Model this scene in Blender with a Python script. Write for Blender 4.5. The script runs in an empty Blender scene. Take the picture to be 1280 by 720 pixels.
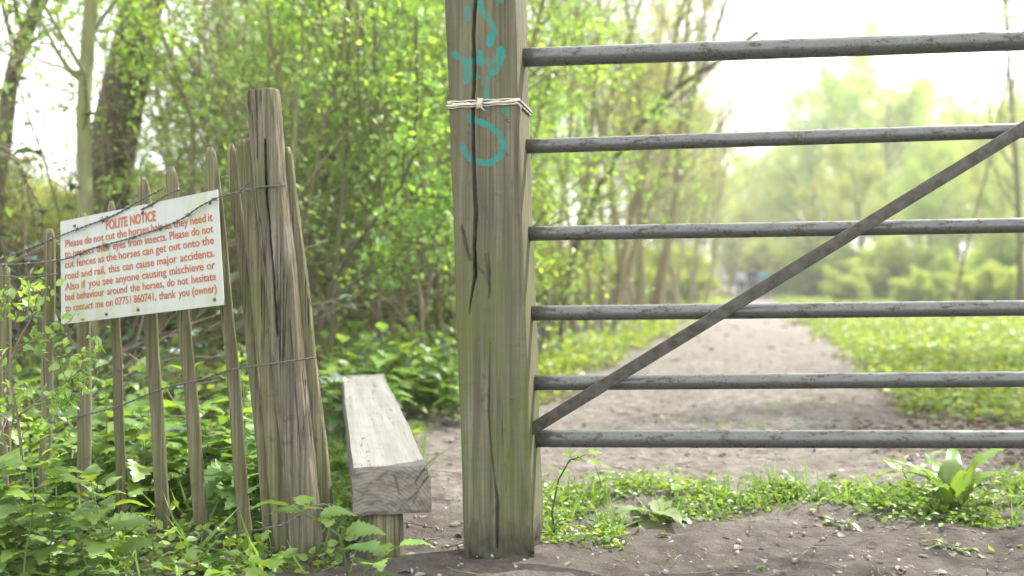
import bpy, math, random
import numpy as np
from mathutils import noise as mnoise, Vector

# ---------------------------------------------------------------- basics
F = 1244.0           # focal length in photo pixels (35 mm on a 36 mm, 1280 px frame)
YH = 355.0           # horizon row in the photo
EYE = 0.75           # the photograph was taken from a low crouch
scene = bpy.context.scene
COL = scene.collection
UP = np.array([0., 0., 1.])

def P(px, py, D):
    """measured photo position at distance D metres -> world point"""
    return np.array([(px - 640.0) / F * D, D, EYE + (YH - py) / F * D])

def nrm(v):
    v = np.asarray(v, float)
    return v / max(np.linalg.norm(v), 1e-9)

class MB:
    def __init__(s):
        s.V = []; s.F = []; s.n = 0; s.A = []
    def add(s, v, *faces, var=None):
        v = np.asarray(v, float).reshape(-1, 3)
        for f in faces:
            f = np.asarray(f, np.int64)
            if f.ndim == 1: f = f.reshape(1, -1)
            s.F.append(f + s.n)
        s.V.append(v)
        s.A.append(np.zeros(len(v)) if var is None else np.broadcast_to(np.asarray(var, float), (len(v),)))
        s.n += len(v)
    def tube(s, pts, rad, sides=8, cap=True, var=None, rnd=None):
        pts = np.asarray(pts, float); n = len(pts)
        rad = np.broadcast_to(np.asarray(rad, float), (n,))
        t = np.gradient(pts, axis=0)
        t /= np.maximum(np.linalg.norm(t, axis=1, keepdims=True), 1e-9)
        a = np.array([0., 0., 1.]) if abs(t[0][2]) < .9 else np.array([1., 0., 0.])
        x = nrm(np.cross(a, t[0])); fr = []
        for i in range(n):
            x = nrm(x - t[i] * np.dot(x, t[i])); fr.append(x)
        X = np.array(fr); Y = np.cross(t, X)
        an = np.arange(sides) * 2 * math.pi / sides
        rr = rad[:, None] * np.ones((n, sides))
        if rnd is not None: rr = rr * rnd(n, sides)
        v = pts[:, None, :] + rr[..., None] * (np.cos(an)[None, :, None] * X[:, None, :] + np.sin(an)[None, :, None] * Y[:, None, :])
        i = np.arange(n - 1)[:, None] * sides; j = np.arange(sides)[None, :]; k = (j + 1) % sides
        q = np.stack([i + j, i + k, i + sides + k, i + sides + j], -1).reshape(-1, 4)
        fs = [q]
        if cap:
            fs.append(np.arange(sides)[::-1]); fs.append(np.arange(sides) + (n - 1) * sides)
        s.add(v.reshape(-1, 3), *fs, var=var)
    def box(s, c, ax, ay, az, half):
        c = np.asarray(c, float); v = []
        for k in (-1, 1):
            for j in (-1, 1):
                for i in (-1, 1):
                    v.append(c + i * half[0] * ax + j * half[1] * ay + k * half[2] * az)
        s.add(v, [[0, 2, 3, 1], [4, 5, 7, 6], [0, 1, 5, 4], [2, 6, 7, 3], [0, 4, 6, 2], [1, 3, 7, 5]])
    def mesh(s, name, smooth=True):
        V = np.concatenate(s.V); A = np.concatenate(s.A)
        me = bpy.data.meshes.new(name)
        me.vertices.add(len(V)); me.vertices.foreach_set('co', V.astype(np.float32).ravel())
        loops = np.concatenate([f.ravel() for f in s.F]); tot = np.concatenate([np.full(len(f), f.shape[1]) for f in s.F])
        st = np.concatenate([[0], np.cumsum(tot)[:-1]])
        me.loops.add(len(loops)); me.loops.foreach_set('vertex_index', loops.astype(np.int32))
        me.polygons.add(len(tot)); me.polygons.foreach_set('loop_start', st.astype(np.int32)); me.polygons.foreach_set('loop_total', tot.astype(np.int32))
        me.update(calc_edges=True)
        at = me.attributes.new('var', 'FLOAT', 'POINT'); at.data.foreach_set('value', A.astype(np.float32))
        if smooth: me.polygons.foreach_set('use_smooth', np.ones(len(tot), bool))
        me.validate()
        return me
    def build(s, name, mat, parent=None, smooth=True, loc=None):
        """loc: world origin of the object; geometry is given in world coordinates"""
        if loc is not None:
            s.V = [v - np.asarray(loc) for v in s.V]
        o = bpy.data.objects.new(name, s.mesh(name, smooth))
        o.data.materials.append(mat)
        COL.objects.link(o)
        if parent is not None: o.parent = parent
        if loc is not None:
            o.location = np.asarray(loc) - (np.asarray(parent.location) if parent is not None else 0)
        return o

def tag(o, label=None, cat=None, group=None, kind=None):
    if label: o['label'] = label
    if cat: o['category'] = cat
    if group: o['group'] = group
    if kind: o['kind'] = kind
    return o

def thing(name, label, cat, loc=(0, 0, 0), group=None, rz=0, sc=1.0):
    o = bpy.data.objects.new(name, None); COL.objects.link(o)
    o.location = loc; o.rotation_euler = (0, 0, rz); o.scale = (sc, sc, sc) if np.isscalar(sc) else sc
    o.empty_display_size = .1
    return tag(o, label, cat, group)

def dup(root, loc, rz, sc=1.0, label=None, group=None, cat=None, name=None, tilt=(0, 0)):
    r = root.copy(); COL.objects.link(r)
    if name: r.name = name
    r.location = loc; r.rotation_euler = (tilt[0], tilt[1], rz); r.scale = (sc, sc, sc) if np.isscalar(sc) else sc
    tag(r, label, cat, group)
    for ch in list(root.children):
        c = ch.copy(); COL.objects.link(c); c.parent = r
        for g in list(ch.children):
            d = g.copy(); COL.objects.link(d); d.parent = c
    return r

# ---------------------------------------------------------------- materials
def newmat(name):
    m = bpy.data.materials.new(name); m.use_nodes = True
    nt = m.node_tree; nt.nodes.clear()
    out = nt.nodes.new('ShaderNodeOutputMaterial')
    return m, nt, out

class N:
    """tiny node helper"""
    def __init__(s, nt): s.nt = nt
    def __call__(s, t, **kw):
        n = s.nt.nodes.new(t)
        for k, v in kw.items():
            if k.startswith('_'): continue
            setattr(n, k, v)
        return n
    def link(s, a, b): s.nt.links.new(a, b)
    def coord(s, scale=(1, 1, 1), src='Object'):
        tc = s('ShaderNodeTexCoord'); mp = s('ShaderNodeMapping'); mp.inputs['Scale'].default_value = scale
        s.link(tc.outputs[src], mp.inputs['Vector']); return mp.outputs[0]
    def noise(s, vec, scale=5, detail=4, rough=.55, dist=0):
        n = s('ShaderNodeTexNoise'); n.inputs['Scale'].default_value = scale; n.inputs['Detail'].default_value = detail
        n.inputs['Roughness'].default_value = rough; n.inputs['Distortion'].default_value = dist
        s.link(vec, n.inputs['Vector']); return n.outputs['Fac']
    def ramp(s, fac, stops):
        r = s('ShaderNodeValToRGB'); e = r.color_ramp.elements
        while len(e) < len(stops): e.new(.5)
        for k, (p, c) in enumerate(stops):
            e[k].position = p; e[k].color = (*c, 1) if len(c) == 3 else c
        s.link(fac, r.inputs[0]); return r.outputs[0]
    def f(s, fac, a, b):
        n = s('ShaderNodeMapRange'); n.inputs[1].default_value = a; n.inputs[2].default_value = b
        s.link(fac, n.inputs[0]); return n.outputs[0]
    def mix(s, fac, a, b, mode='MIX'):
        n = s('ShaderNodeMix', data_type='RGBA', blend_type=mode)
        for sock, v in ((n.inputs[0], fac), (n.inputs[6], a), (n.inputs[7], b)):
            if hasattr(v, 'links'): s.link(v, sock)
            elif isinstance(v, (int, float)): sock.default_value = v
            else: sock.default_value = (*v, 1)
        return n.outputs[2]
    def mul(s, a, b, op='MULTIPLY'):
        n = s('ShaderNodeMath', operation=op)
        for sock, v in ((n.inputs[0], a), (n.inputs[1], b)):
            if hasattr(v, 'links'): s.link(v, sock)
            else: sock.default_value = v
        return n.outputs[0]
    def bump(s, h, strength=.3, dist=.01):
        b = s('ShaderNodeBump'); b.inputs['Strength'].default_value = strength; b.inputs['Distance'].default_value = dist
        s.link(h, b.inputs['Height']); return b.outputs[0]
    def principled(s, out, col, rough=.8, metal=0., spec=.3, bump=None):
        p = s('ShaderNodeBsdfPrincipled')
        for k, v in (('Base Color', col), ('Roughness', rough), ('Metallic', metal), ('Specular IOR Level', spec)):
            if hasattr(v, 'links'): s.link(v, p.inputs[k])
            elif isinstance(v, (int, float)): p.inputs[k].default_value = v
            else: p.inputs[k].default_value = (*v, 1)
        if bump is not None: s.link(bump, p.inputs['Normal'])
        s.link(p.outputs[0], out.inputs[0]); return p
    def attr(s, name):
        a = s('ShaderNodeAttribute'); a.attribute_name = name; return a.outputs['Fac']

def leaf_mat(name, c0, c1, c2=None, trans=.5, gloss=.06, hue=.25, veins=False):
    m, nt, out = newmat(name); n = N(nt)
    v = n.attr('var'); c2 = c2 or c1
    col = n.ramp(v, [(0, c0), (.6, c1), (1, c2)])
    oi = n('ShaderNodeObjectInfo')
    hs = n('ShaderNodeHueSaturation')
    n.link(n.mul(n.mul(oi.outputs['Random'], .04 * hue / .25), .48, 'ADD'), hs.inputs['Hue'])
    n.link(n.mul(n.mul(oi.outputs['Random'], hue), 1 - hue / 2, 'ADD'), hs.inputs['Value'])
    n.link(col, hs.inputs['Color']); col = hs.outputs[0]
    if veins:
        nn = n.noise(n.coord(), 60, 3); col = n.mix(n.mul(nn, .5), col, (.16, .24, .07))
    d = n('ShaderNodeBsdfDiffuse'); t = n('ShaderNodeBsdfTranslucent'); g = n('ShaderNodeBsdfGlossy'); g.inputs['Roughness'].default_value = .42
    n.link(col, d.inputs[0])
    tc = n.mix(1.0, col, (1.35, 1.2, .55), 'MULTIPLY')
    n.link(tc, t.inputs[0])
    g.inputs[0].default_value = (.8, .85, .8, 1)
    a = n('ShaderNodeMixShader'); a.inputs[0].default_value = trans; n.link(d.outputs[0], a.inputs[1]); n.link(t.outputs[0], a.inputs[2])
    b = n('ShaderNodeMixShader'); b.inputs[0].default_value = gloss; n.link(a.outputs[0], b.inputs[1]); n.link(g.outputs[0], b.inputs[2])
    n.link(b.outputs[0], out.inputs[0]); return m

def bark_mat(name, c0, c1, moss=None, sc=1.0):
    m, nt, out = newmat(name); n = N(nt)
    v = n.coord((14 * sc, 14 * sc, 2.5 * sc))
    a = n.noise(v, 3, 6, .65); big = n.noise(n.coord(), 2.2 * sc, 3)
    col = n.ramp(a, [(.3, c0), (.7, c1)])
    if moss: col = n.mix(n.f(big, .42, .62), col, moss)
    n.principled(out, col, .9, 0, .15, n.bump(a, .8, .02)); return m

def wood_mat(name, dark, mid, light, algae=None, amt=.5, axis='Z', paint=False, fine=1.0, silver=.0):
    m, nt, out = newmat(name); n = N(nt)
    st = {'Z': (55, 55, 1.6), 'Y': (55, 1.6, 55), 'X': (1.6, 55, 55)}[axis]
    st2 = {'Z': (160, 160, 5), 'Y': (160, 5, 160), 'X': (5, 160, 160)}[axis]
    st = tuple(a * fine * ((1.7 if paint else 2.0 if axis == 'Z' else 1) if a > 10 else 1) for a in st)
    g = n.noise(n.coord(st), 1, 5, .62, .35); g2 = n.noise(n.coord(st2), 1, 3, .6)
    blot = n.noise(n.coord(), 7, 5, .6); blot2 = n.noise(n.coord(), 26, 4, .6)
    col = n.ramp(g, [(.28, dark), (.5, mid), (.72, light)])
    col = n.mix(n.mul(n.f(g2, .52, .66), .45), col, dark)
    col = n.mix(n.mul(n.f(blot, .45, .75), .45), col, tuple(c * .62 for c in mid))
    col = n.mix(n.mul(n.f(blot2, .60, .72), .4), col, tuple(c * .4 for c in dark))
    if algae:
        al = n.noise(n.coord((3, 3, 1.6)), 1.7, 4, .6)
        col = n.mix(n.mul(n.f(al, .42, .66), amt), col, algae)
    ck = n.noise(n.coord(tuple((.55 if q_ < 10 else 26) * 1.0 for q_ in st)), 1, 2, .5, .2)
    ab = n('ShaderNodeMath', operation='ABSOLUTE'); n.link(n.mul(ck, -.5, 'ADD'), ab.inputs[0])
    crk = n.f(ab.outputs[0], .011, .003); gate_ = n.f(n.noise(n.coord((9, 9, 3)), 1.3, 2), .5, .58)
    crk = n.mul(n.mul(crk, gate_), .85 if not paint else .35)
    col = n.mix(crk, col, tuple(c * .35 for c in dark))
    h = n.mul(n.mul(g, n.mul(g2, .4), 'ADD'), n.mul(crk, -1.2), 'ADD')
    if paint:
        p = n.attr('paint'); w = n.noise(n.coord(), 220, 3, .7); w2 = n.f(n.noise(n.coord(), 35, 4, .6), .3, .55)
        pm = n.f(n.mul(n.mul(p, .8), n.mul(w, 1.0), 'ADD'), .86, 1.22)
        pm = n.mul(pm, n.mul(n.mul(w2, .6), .28, 'ADD'))
        col = n.mix(pm, col, (.018, .17, .15))
        sx3 = n('ShaderNodeSeparateXYZ'); tc3 = n('ShaderNodeTexCoord'); n.link(tc3.outputs['Object'], sx3.inputs[0])
        zb_ = n.mul(n.f(sx3.outputs[2], .95, .55), n.f(sx3.outputs[2], .12, .35))
        ga_ = n.f(n.noise(n.coord((5, 5, 1.8)), 1.6, 5, .65), .38, .58)
        col = n.mix(n.mul(n.mul(zb_, ga_), .7), col, (.082, .102, .018))
        saw = n.noise(n.coord((6, 6, 150)), 1, 3, .6)
        col = n.mix(n.mul(n.f(saw, .5, .7), .12), col, (.05, .045, .03))
        st_ = n.attr('stain')
        col = n.mix(n.mul(st_, .9), col, (.035, .03, .025))
    n.principled(out, col, .88, 0, .18, n.bump(h, .55, .004)); return m

M = {}
M['post'] = wood_mat('post_wood', (.045, .040, .027), (.103, .095, .064), (.165, .155, .112), (.09, .092, .034), .5, paint=True)
M['pale'] = wood_mat('pale_wood', (.032, .027, .017), (.125, .112, .068), (.235, .215, .145), (.085, .098, .026), .7)
M['roundpost'] = wood_mat('round_post_wood', (.034, .029, .021), (.120, .106, .076), (.235, .213, .165), (.08, .088, .030), .55)
M['plank'] = wood_mat('plank_wood', (.12, .114, .102), (.165, .160, .147), (.20, .195, .18), None, axis='Y', fine=.6)
M['endgrain'] = None
def endgrain():
    m, nt, out = newmat('plank_end_grain'); n = N(nt)
    mp = n('ShaderNodeMapping'); tc = n('ShaderNodeTexCoord'); n.link(tc.outputs['Object'], mp.inputs[0])
    mp.inputs['Location'].default_value = (.05, 0, .17)
    w = n('ShaderNodeTexWave', wave_type='RINGS', rings_direction='Y'); w.inputs['Scale'].default_value = 34
    w.inputs['Distortion'].default_value = 3.5; w.inputs['Detail'].default_value = 3; w.inputs['Detail Scale'].default_value = 2
    n.link(mp.outputs[0], w.inputs[0])
    sp = n.noise(n.coord(), 30, 5, .7)
    col = n.ramp(w.outputs['Fac'], [(0, (.135, .122, .098)), (1, (.170, .155, .127))])
    col = n.mix(n.mul(n.f(sp, .5, .7), .25), col, (.13, .11, .085))
    n.principled(out, col, .9, 0, .15, n.bump(n.mul(n.mul(w.outputs['Fac'], .35), sp, 'ADD'), .15, .002)); return m
M['endgrain'] = endgrain()

def rail_mat():
    m, nt, out = newmat('weathered_galvanised_steel'); n = N(nt)
    c = n.coord((1, 1, 1))
    a = n.noise(c, 85, 7, .78); b = n.noise(n.coord((5, 16, 16)), 3.2, 6, .72); f = n.noise(c, 130, 3, .6)
    col = n.ramp(a, [(.35, (.095, .097, .091)), (.6, (.125, .128, .121))])
    rust = n.f(n.mul(b, n.mul(a, .9), 'ADD'), .99, 1.06)
    col = n.mix(n.mul(rust, .85), col, (.050, .041, .028))
    col = n.mix(n.mul(n.f(f, .62, .7), .35), col, (.05, .045, .032))
    rg = n('ShaderNodeMapRange'); n.link(rust, rg.inputs[0]); rg.inputs[3].default_value = .30; rg.inputs[4].default_value = .8
    mt = n('ShaderNodeMapRange'); n.link(rust, mt.inputs[0]); mt.inputs[3].default_value = .45; mt.inputs[4].default_value = .0
    n.principled(out, col, rg.outputs[0], mt.outputs[0], .15, n.bump(a, .10, .001)); return m
M['rail'] = rail_mat()
def simple(name, col, rough=.7, metal=0., ns=30, amt=.3, col2=None, spec=.3):
    m, nt, out = newmat(name); n = N(nt)
    a = n.noise(n.coord(), ns, 4, .6)
    c = n.mix(n.mul(n.f(a, .35, .7), amt), col, col2 or tuple(x * .45 for x in col))
    n.principled(out, c, rough, metal, spec, n.bump(a, .25, .003)); return m
M['wire'] = simple('weathered_wire', (.13, .125, .12), .55, .6, 60, .6, (.06, .04, .03))
M['rope'] = simple('pale_cord', (.50, .46, .38), .9, 0, 200, .5)
M['screw'] = simple('screw_metal', (.12, .10, .07), .6, .4)
M['red'] = simple('red_lettering', (.33, .085, .038), .7, 0, 90, .4, (.36, .19, .12))
M['stone'] = simple('pale_stone', (.30, .275, .245), .85, 0, 30, .5)
M['twig'] = simple('dry_twig', (.17, .135, .10), .9, 0, 40, .5)

def sign_mat():
    m, nt, out = newmat('sign_board_white'); n = N(nt)
    c = n.coord(); a = n.noise(c, 9, 6, .7); b = n.noise(n.coord((9, 9, 2)), 2.0, 4, .6); f = n.noise(c, 90, 3, .6)
    col = n.mix(n.mul(n.f(a, .4, .75), .35), (.36, .38, .35), (.27, .29, .245))
    col = n.mix(n.mul(n.f(b, .5, .66), .5), col, (.27, .29, .13))
    col = n.mix(n.mul(n.f(f, .62, .7), .4), col, (.28, .29, .2))
    n.principled(out, col, .5, 0, .35); return m
M['sign'] = sign_mat()

M['nettle'] = leaf_mat('nettle_leaf', (.07, .15, .032), (.12, .23, .042), (.20, .32, .055), .5, .05, veins=True)
M['dock'] = leaf_mat('dock_leaf', (.08, .17, .030), (.14, .27, .035), (.19, .33, .045), .5, .05, .1, veins=True)
M['dockdark'] = leaf_mat('dock_leaf_dusty', (.08, .12, .055), (.13, .18, .085), (.18, .22, .11), .35, .05, .1, veins=True)
M['cover'] = leaf_mat('ground_cover_leaf', (.09, .16, .028), (.16, .26, .04), (.27, .38, .06), .5, .05)
M['meadow'] = leaf_mat('meadow_leaf', (.11, .19, .035), (.20, .29, .055), (.30, .39, .09), .5, .05)
M['grass'] = leaf_mat('grass_blade', (.08, .16, .03), (.15, .26, .05), (.24, .34, .09), .45, .05)
M['hawthorn'] = leaf_mat('hawthorn_leaf', (.12, .25, .050), (.22, .40, .075), (.38, .55, .13), .6, .06)
M['pale_leaf'] = leaf_mat('pale_spring_leaf', (.19, .27, .045), (.30, .38, .07), (.42, .47, .12), .55, .05)
M['far_leaf'] = leaf_mat('far_tree_leaf', (.18, .25, .06), (.28, .36, .095), (.39, .45, .15), .55, .04)
M['bramble'] = leaf_mat('bramble_leaf', (.035, .065, .045), (.06, .10, .065), (.09, .17, .05), .3, .12)
M['litter'] = leaf_mat('dead_leaf', (.085, .066, .048), (.17, .14, .11), (.27, .24, .20), .2, .03)
M['blue'] = simple('bluebell_petal', (.13, .14, .40), .7, 0, 10, .2)
M['stem'] = simple('green_stem', (.10, .15, .045), .7, 0, 20, .3)
M['bark_grey'] = bark_mat('grey_bark', (.06, .052, .036), (.17, .15, .105), (.10, .115, .04))
M['bark_dark'] = bark_mat('dark_bark', (.035, .028, .02), (.115, .092, .062), (.07, .07, .03), .6)
M['bark_pale'] = bark_mat('pale_green_bark', (.12, .12, .06), (.22, .215, .12), (.17, .19, .075))
M['bark_pole'] = bark_mat('yellow_brown_bark', (.13, .105, .06), (.27, .235, .15), (.22, .22, .10))
M['bark_brown'] = bark_mat('brown_bark', (.10, .083, .055), (.25, .215, .15), (.17, .17, .075))

# ---------------------------------------------------------------- terrain
POSTX, POSTY = -.07, 2.70
def path_c(y):               # centre line of the path
    return .25 * y - .3 if y < 60 else 14.7 + (y - 60) * .13
def path_w(y):               # half widths (left, right)
    wl = 1.15 + max(0, 6.3 - y) * .9; wr = 1.15 + max(0, 5.6 - y) * 1.6
    return wl, wr
def fbm(x, y, s, o=3):
    return mnoise.fractal(Vector((x * s, y * s, .37)), 1.0, 2.0, o)
def base_h(x, y):
    h = 0.0
    if y > 55: t = min(1, (y - 55) / 60.0); h += 3.4 * t * t * (3 - 2 * t)
    h += fbm(x, y, .35) * .02 * min(1, max(0, (y - 3.5) / 5))
    h += max(0, -x - 1.0) * .03 * math.exp(-((y - 3.5) / 3.) ** 2)
    if y < 5:
        d = math.hypot((x - POSTX + .0) / 1.35, (y - POSTY + .13) / .8)
        h += .028 * math.exp(-(d / .28) ** 2)
        h += .02 * math.exp(-((y - 3.45 - .05 * math.sin(x * 3)) / .16) ** 2) * (1 if x > .1 else 0)
    return h
def path_mask(x, y):
    """1 inside, 0 outside, soft ragged rim"""
    c = path_c(y); wl, wr = path_w(y)
    d = min((x - (c - wl)), ((c + wr) - x)) + fbm(x, y, .9) * .35 * min(1.5, .4 + y / 15)
    return max(0, min(1, .5 + d / .5))
def spaced(a, b, s0, grow):
    r = [a]; s = s0
    while r[-1] < b: r.append(r[-1] + s); s *= grow
    return r
ys = [-8, -5, -3, -1.5, 0, .8, 1.4] + spaced(1.8, 300, .03, 1.013)
xr = spaced(0, 240, .03, 1.03)
xs = sorted(set([-v for v in xr] + xr))
ys = np.array(ys); xs = np.array(xs)
def sheet(fn, X, Y):
    nx, ny = len(X), len(Y)
    v = np.empty((ny, nx, 3))
    for j, y in enumerate(Y):
        for i, x in enumerate(X):
            v[j, i] = fn(float(x), float(y))
    i = np.arange(nx - 1)[None, :]; j = np.arange(ny - 1)[:, None] * nx
    q = np.stack([i + j, i + 1 + j, i + 1 + j + nx, i + j + nx], -1).reshape(-1, 4)
    return v.reshape(-1, 3), q
def ground_fn(x, y):
    m = path_mask(x, y)
    return (x, y, base_h(x, y) - .05 * m + (fbm(x, y, 6) * .012 if y < 12 else 0))

def ground_mat():
    m, nt, out = newmat('woodland_floor'); n = N(nt)
    c = n.coord(); a = n.noise(c, 1.3, 5, .6); b = n.noise(c, 14, 6, .7); f = n.noise(c, 70, 4, .7)
    col = n.ramp(b, [(.3, (.08, .062, .045)), (.55, (.18, .145, .108)), (.75, (.29, .245, .19))])
    col = n.mix(n.mul(n.f(a, .35, .62), .6), col, (.06, .10, .028))
    n.principled(out, col, .95, 0, .1, n.bump(f, .8, .02)); return m
def dirt_mat():
    m, nt, out = newmat('trodden_dirt'); n = N(nt)
    c = n.coord(); a = n.noise(c, 2.2, 5, .6, .4); b = n.noise(n.coord(), 13, 8, .75); f = n.noise(c, 95, 5, .75)
    col = n.ramp(b, [(.34, (.105, .088, .072)), (.49, (.215, .191, .168)), (.64, (.34, .31, .28))])
    col = n.mix(n.mul(n.f(a, .45, .62), .5), col, (.15, .130, .108))
    col = n.mix(n.mul(n.f(f, .56, .68), .45), col, (.34, .31, .285))
    col = n.mix(n.mul(n.f(f, .46, .36), .5), col, (.09, .072, .056))
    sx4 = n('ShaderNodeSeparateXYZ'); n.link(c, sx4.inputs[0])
    near_shade = n.f(n.mul(sx4.outputs[1], n.mul(n.noise(c, 3.2, 4, .6), .9), 'ADD'), 3.85, 3.45)  # shade over the ground before the gate, painted as darker earth with a ragged edge
    col = n.mix(n.mul(near_shade, .55), col, (.085, .071, .058))
    h = n.mul(b, n.mul(f, .35), 'ADD')
    n.principled(out, col, .93, 0, .12, n.bump(h, 1.0, .05)); return m
g = MB(); v, q = sheet(ground_fn, xs, ys); g.add(v, q)
ground = tag(g.build('ground', ground_mat()), 'woodland floor of soil and leaf litter', 'ground', kind='structure')

def path_fn_factory(y):
    pass
rowsY = np.array([.2, .9, 1.4] + spaced(1.8, 130, .022, 1.0125)); U = np.linspace(0, 1, 230)
pv = np.empty((len(rowsY), len(U), 3))
for j, y in enumerate(rowsY):
    y = float(y); c = path_c(y); wl, wr = path_w(y); lo = c - wl - .55; hi = c + wr + .55
    for i, u in enumerate(U):
        x = lo + (hi - lo) * float(u); m_ = path_mask(x, y)
        det = 0
        if y < 14:
            det = fbm(x, y * 1.5, 3.3, 4) * .020 + abs(fbm(x, y, 14, 4)) * .016 * (1 if y < 7 else .5)
        pv[j, i] = (x, y, base_h(x, y) + det * min(1, m_ * 2) - .05 * (1 - m_) - .045 * (1 - m_) * (m_ < .5) - (.0 if 0 < i < len(U) - 1 else .05))
i = np.arange(len(U) - 1)[None, :]; j = np.arange(len(rowsY) - 1)[:, None] * len(U)
pq = np.stack([i + j, i + 1 + j, i + 1 + j + len(U), i + j + len(U)], -1).reshape(-1, 4)
g = MB(); g.add(pv.reshape(-1, 3), pq)
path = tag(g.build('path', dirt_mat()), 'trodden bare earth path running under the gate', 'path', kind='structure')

# ---------------------------------------------------------------- leaves
T_RHOMB = (np.array([[0, 0, 0], [.30, .45, .09], [0, 1, -.05], [-.30, .45, .09]]), np.array([[0, 1, 2], [0, 2, 3]]))
T_LEAF = (np.array([[0, 0, 0], [.22, .22, .06], [.30, .5, .09], [.16, .8, .03], [0, 1, -.10], [-.16, .8, .03], [-.30, .5, .09], [-.22, .22, .06], [0, .5, 0]]),
          np.array([[0, 1, 2], [0, 2, 8], [8, 2, 3], [8, 3, 4], [8, 4, 5], [8, 5, 6], [0, 8, 6], [0, 6, 7]]))
T_BLADE = (np.array([[-.035, 0, 0], [.035, 0, 0], [.028, .5, .06], [-.028, .5, .06], [0, 1, .28]]), np.array([[0, 1, 2], [0, 2, 3], [3, 2, 4]]))
def norm_rows(a): return a / np.maximum(np.linalg.norm(a, axis=1, keepdims=True), 1e-9)
def leaves(mb, pos, d, size, rng, T=T_RHOMB, upbias=.8, var=None):
    n = len(pos)
    if n == 0: return
    d = norm_rows(d); u = rng.normal(0, .6, (n, 3)) + np.array([0, 0, upbias])
    s = norm_rows(np.cross(d, u)); u = np.cross(s, d)
    size = np.broadcast_to(size, (n,))[:, None, None]
    t, f = T
    v = pos[:, None, :] + size * (t[None, :, 0, None] * s[:, None, :] + t[None, :, 1, None] * d[:, None, :] + t[None, :, 2, None] * u[:, None, :])
    k = len(t); ff = (f[None] + (np.arange(n) * k)[:, None, None]).reshape(-1, f.shape[1])
    var = rng.random(n) if var is None else var
    mb.add(v.reshape(-1, 3), ff, var=np.repeat(var, k))

# ---------------------------------------------------------------- trees
def rot_dir(d, ang, rng):
    a = nrm(np.cross(d, rng.normal(0, 1, 3))); return nrm(d * math.cos(ang) + a * math.sin(ang))
def grow(rng, tubes, anch, p, d, L, r0, lvl, S, path=None):
    mx = S['levels']
    if path is None:
        n = S['n'][lvl]; pts = [np.array(p, float)]; p = pts[0]
        for _ in range(n):
            d = nrm(d + rng.normal(0, S['wob'][lvl], 3) + UP * S['trop'][lvl]); p = p + d * L / n; pts.append(p)
    else:
        pts = [np.array(a, float) for a in path]; n = len(pts) - 1
    pts = np.array(pts); tip = S['tip'][lvl]
    rad = r0 * (1 - (1 - tip) * np.linspace(0, 1, n + 1) ** .9)
    tubes.append((pts, rad, (10, 6, 4, 3)[min(lvl, 3)]))
    if lvl >= mx:
        for k in range(1, n + 1):
            anch.append((pts[k], nrm(pts[k] - pts[k - 1])))
        return
    seg = n
    for c in range(S['kids'][lvl]):
        t = S['start'][lvl] + (1 - S['start'][lvl]) * ((c + rng.random()) / S['kids'][lvl])
        q = t * seg; i0 = min(int(q), seg - 1); fr = q - i0
        cp = pts[i0] * (1 - fr) + pts[i0 + 1] * fr; cd = nrm(pts[i0 + 1] - pts[i0])
        nd = rot_dir(cd, S['ang'][lvl] * (.7 + .6 * rng.random()), rng)
        cl = L * S['len'][lvl] * (1 - S.get('shr', .55) * t) * (.7 + .6 * rng.random())
        cr = min(rad[i0] * .7, r0 * S['rr'][lvl] * (1 - .5 * t))
        grow(rng, tubes, anch, cp, nd, cl, max(cr, S.get('rmin', .0025)), lvl + 1, S)
def tree_meshes(seed, S, stems):
    """stems: list of (p, d, L, r, path)"""
    rng = np.random.default_rng(seed); tubes = []; anch = []
    for (p, d, L, r, pa) in stems:
        grow(rng, tubes, anch, p, nrm(d), L, r, 0, S, pa)
    tb = MB()
    for pts, rad, sd in tubes: tb.tube(pts, rad, sd, cap=False)
    lb = MB()
    if anch and S['leaves'] > 0:
        A = np.array([a[0] for a in anch]); Dd = np.array([a[1] for a in anch]); m = S['leaves']
        keep = rng.random(len(A)) < S.get('keep', 1.0); A = A[keep]; Dd = Dd[keep]
        clump = rng.random(len(A))
        A = np.repeat(A, m, 0); Dd = np.repeat(Dd, m, 0); var = np.repeat(clump, m) * .6 + rng.random(len(A)) * .4
        pos = A + rng.normal(0, S['spread'], A.shape)
        dd = Dd * .5 + rng.normal(0, .8, A.shape) + np.array([0, 0, S.get('droop', -.1)])
        sz = S['size'] * (.45 + 1.0 * rng.random(len(A)) ** 1.4)
        leaves(lb, pos, dd, sz, rng, S.get('T', T_RHOMB), .7, var)
    return tb, lb
def make_tree(name, label, cat, seed, S, stems, bark, leaf, loc=(0, 0, 0), group=None, rz=0, sc=1.0, world=False):
    t = thing(name, label, cat, loc, group, rz, sc)
    tb, lb = tree_meshes(seed, S, stems)
    if world:
        tb.V = [v_ - np.asarray(loc) for v_ in tb.V]; lb.V = [v_ - np.asarray(loc) for v_ in lb.V]
    tb.build('trunk' if cat == 'tree' else 'stems', bark, t)
    if lb.n: lb.build('crown' if cat == 'tree' else 'foliage', leaf, t)
    return t

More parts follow.
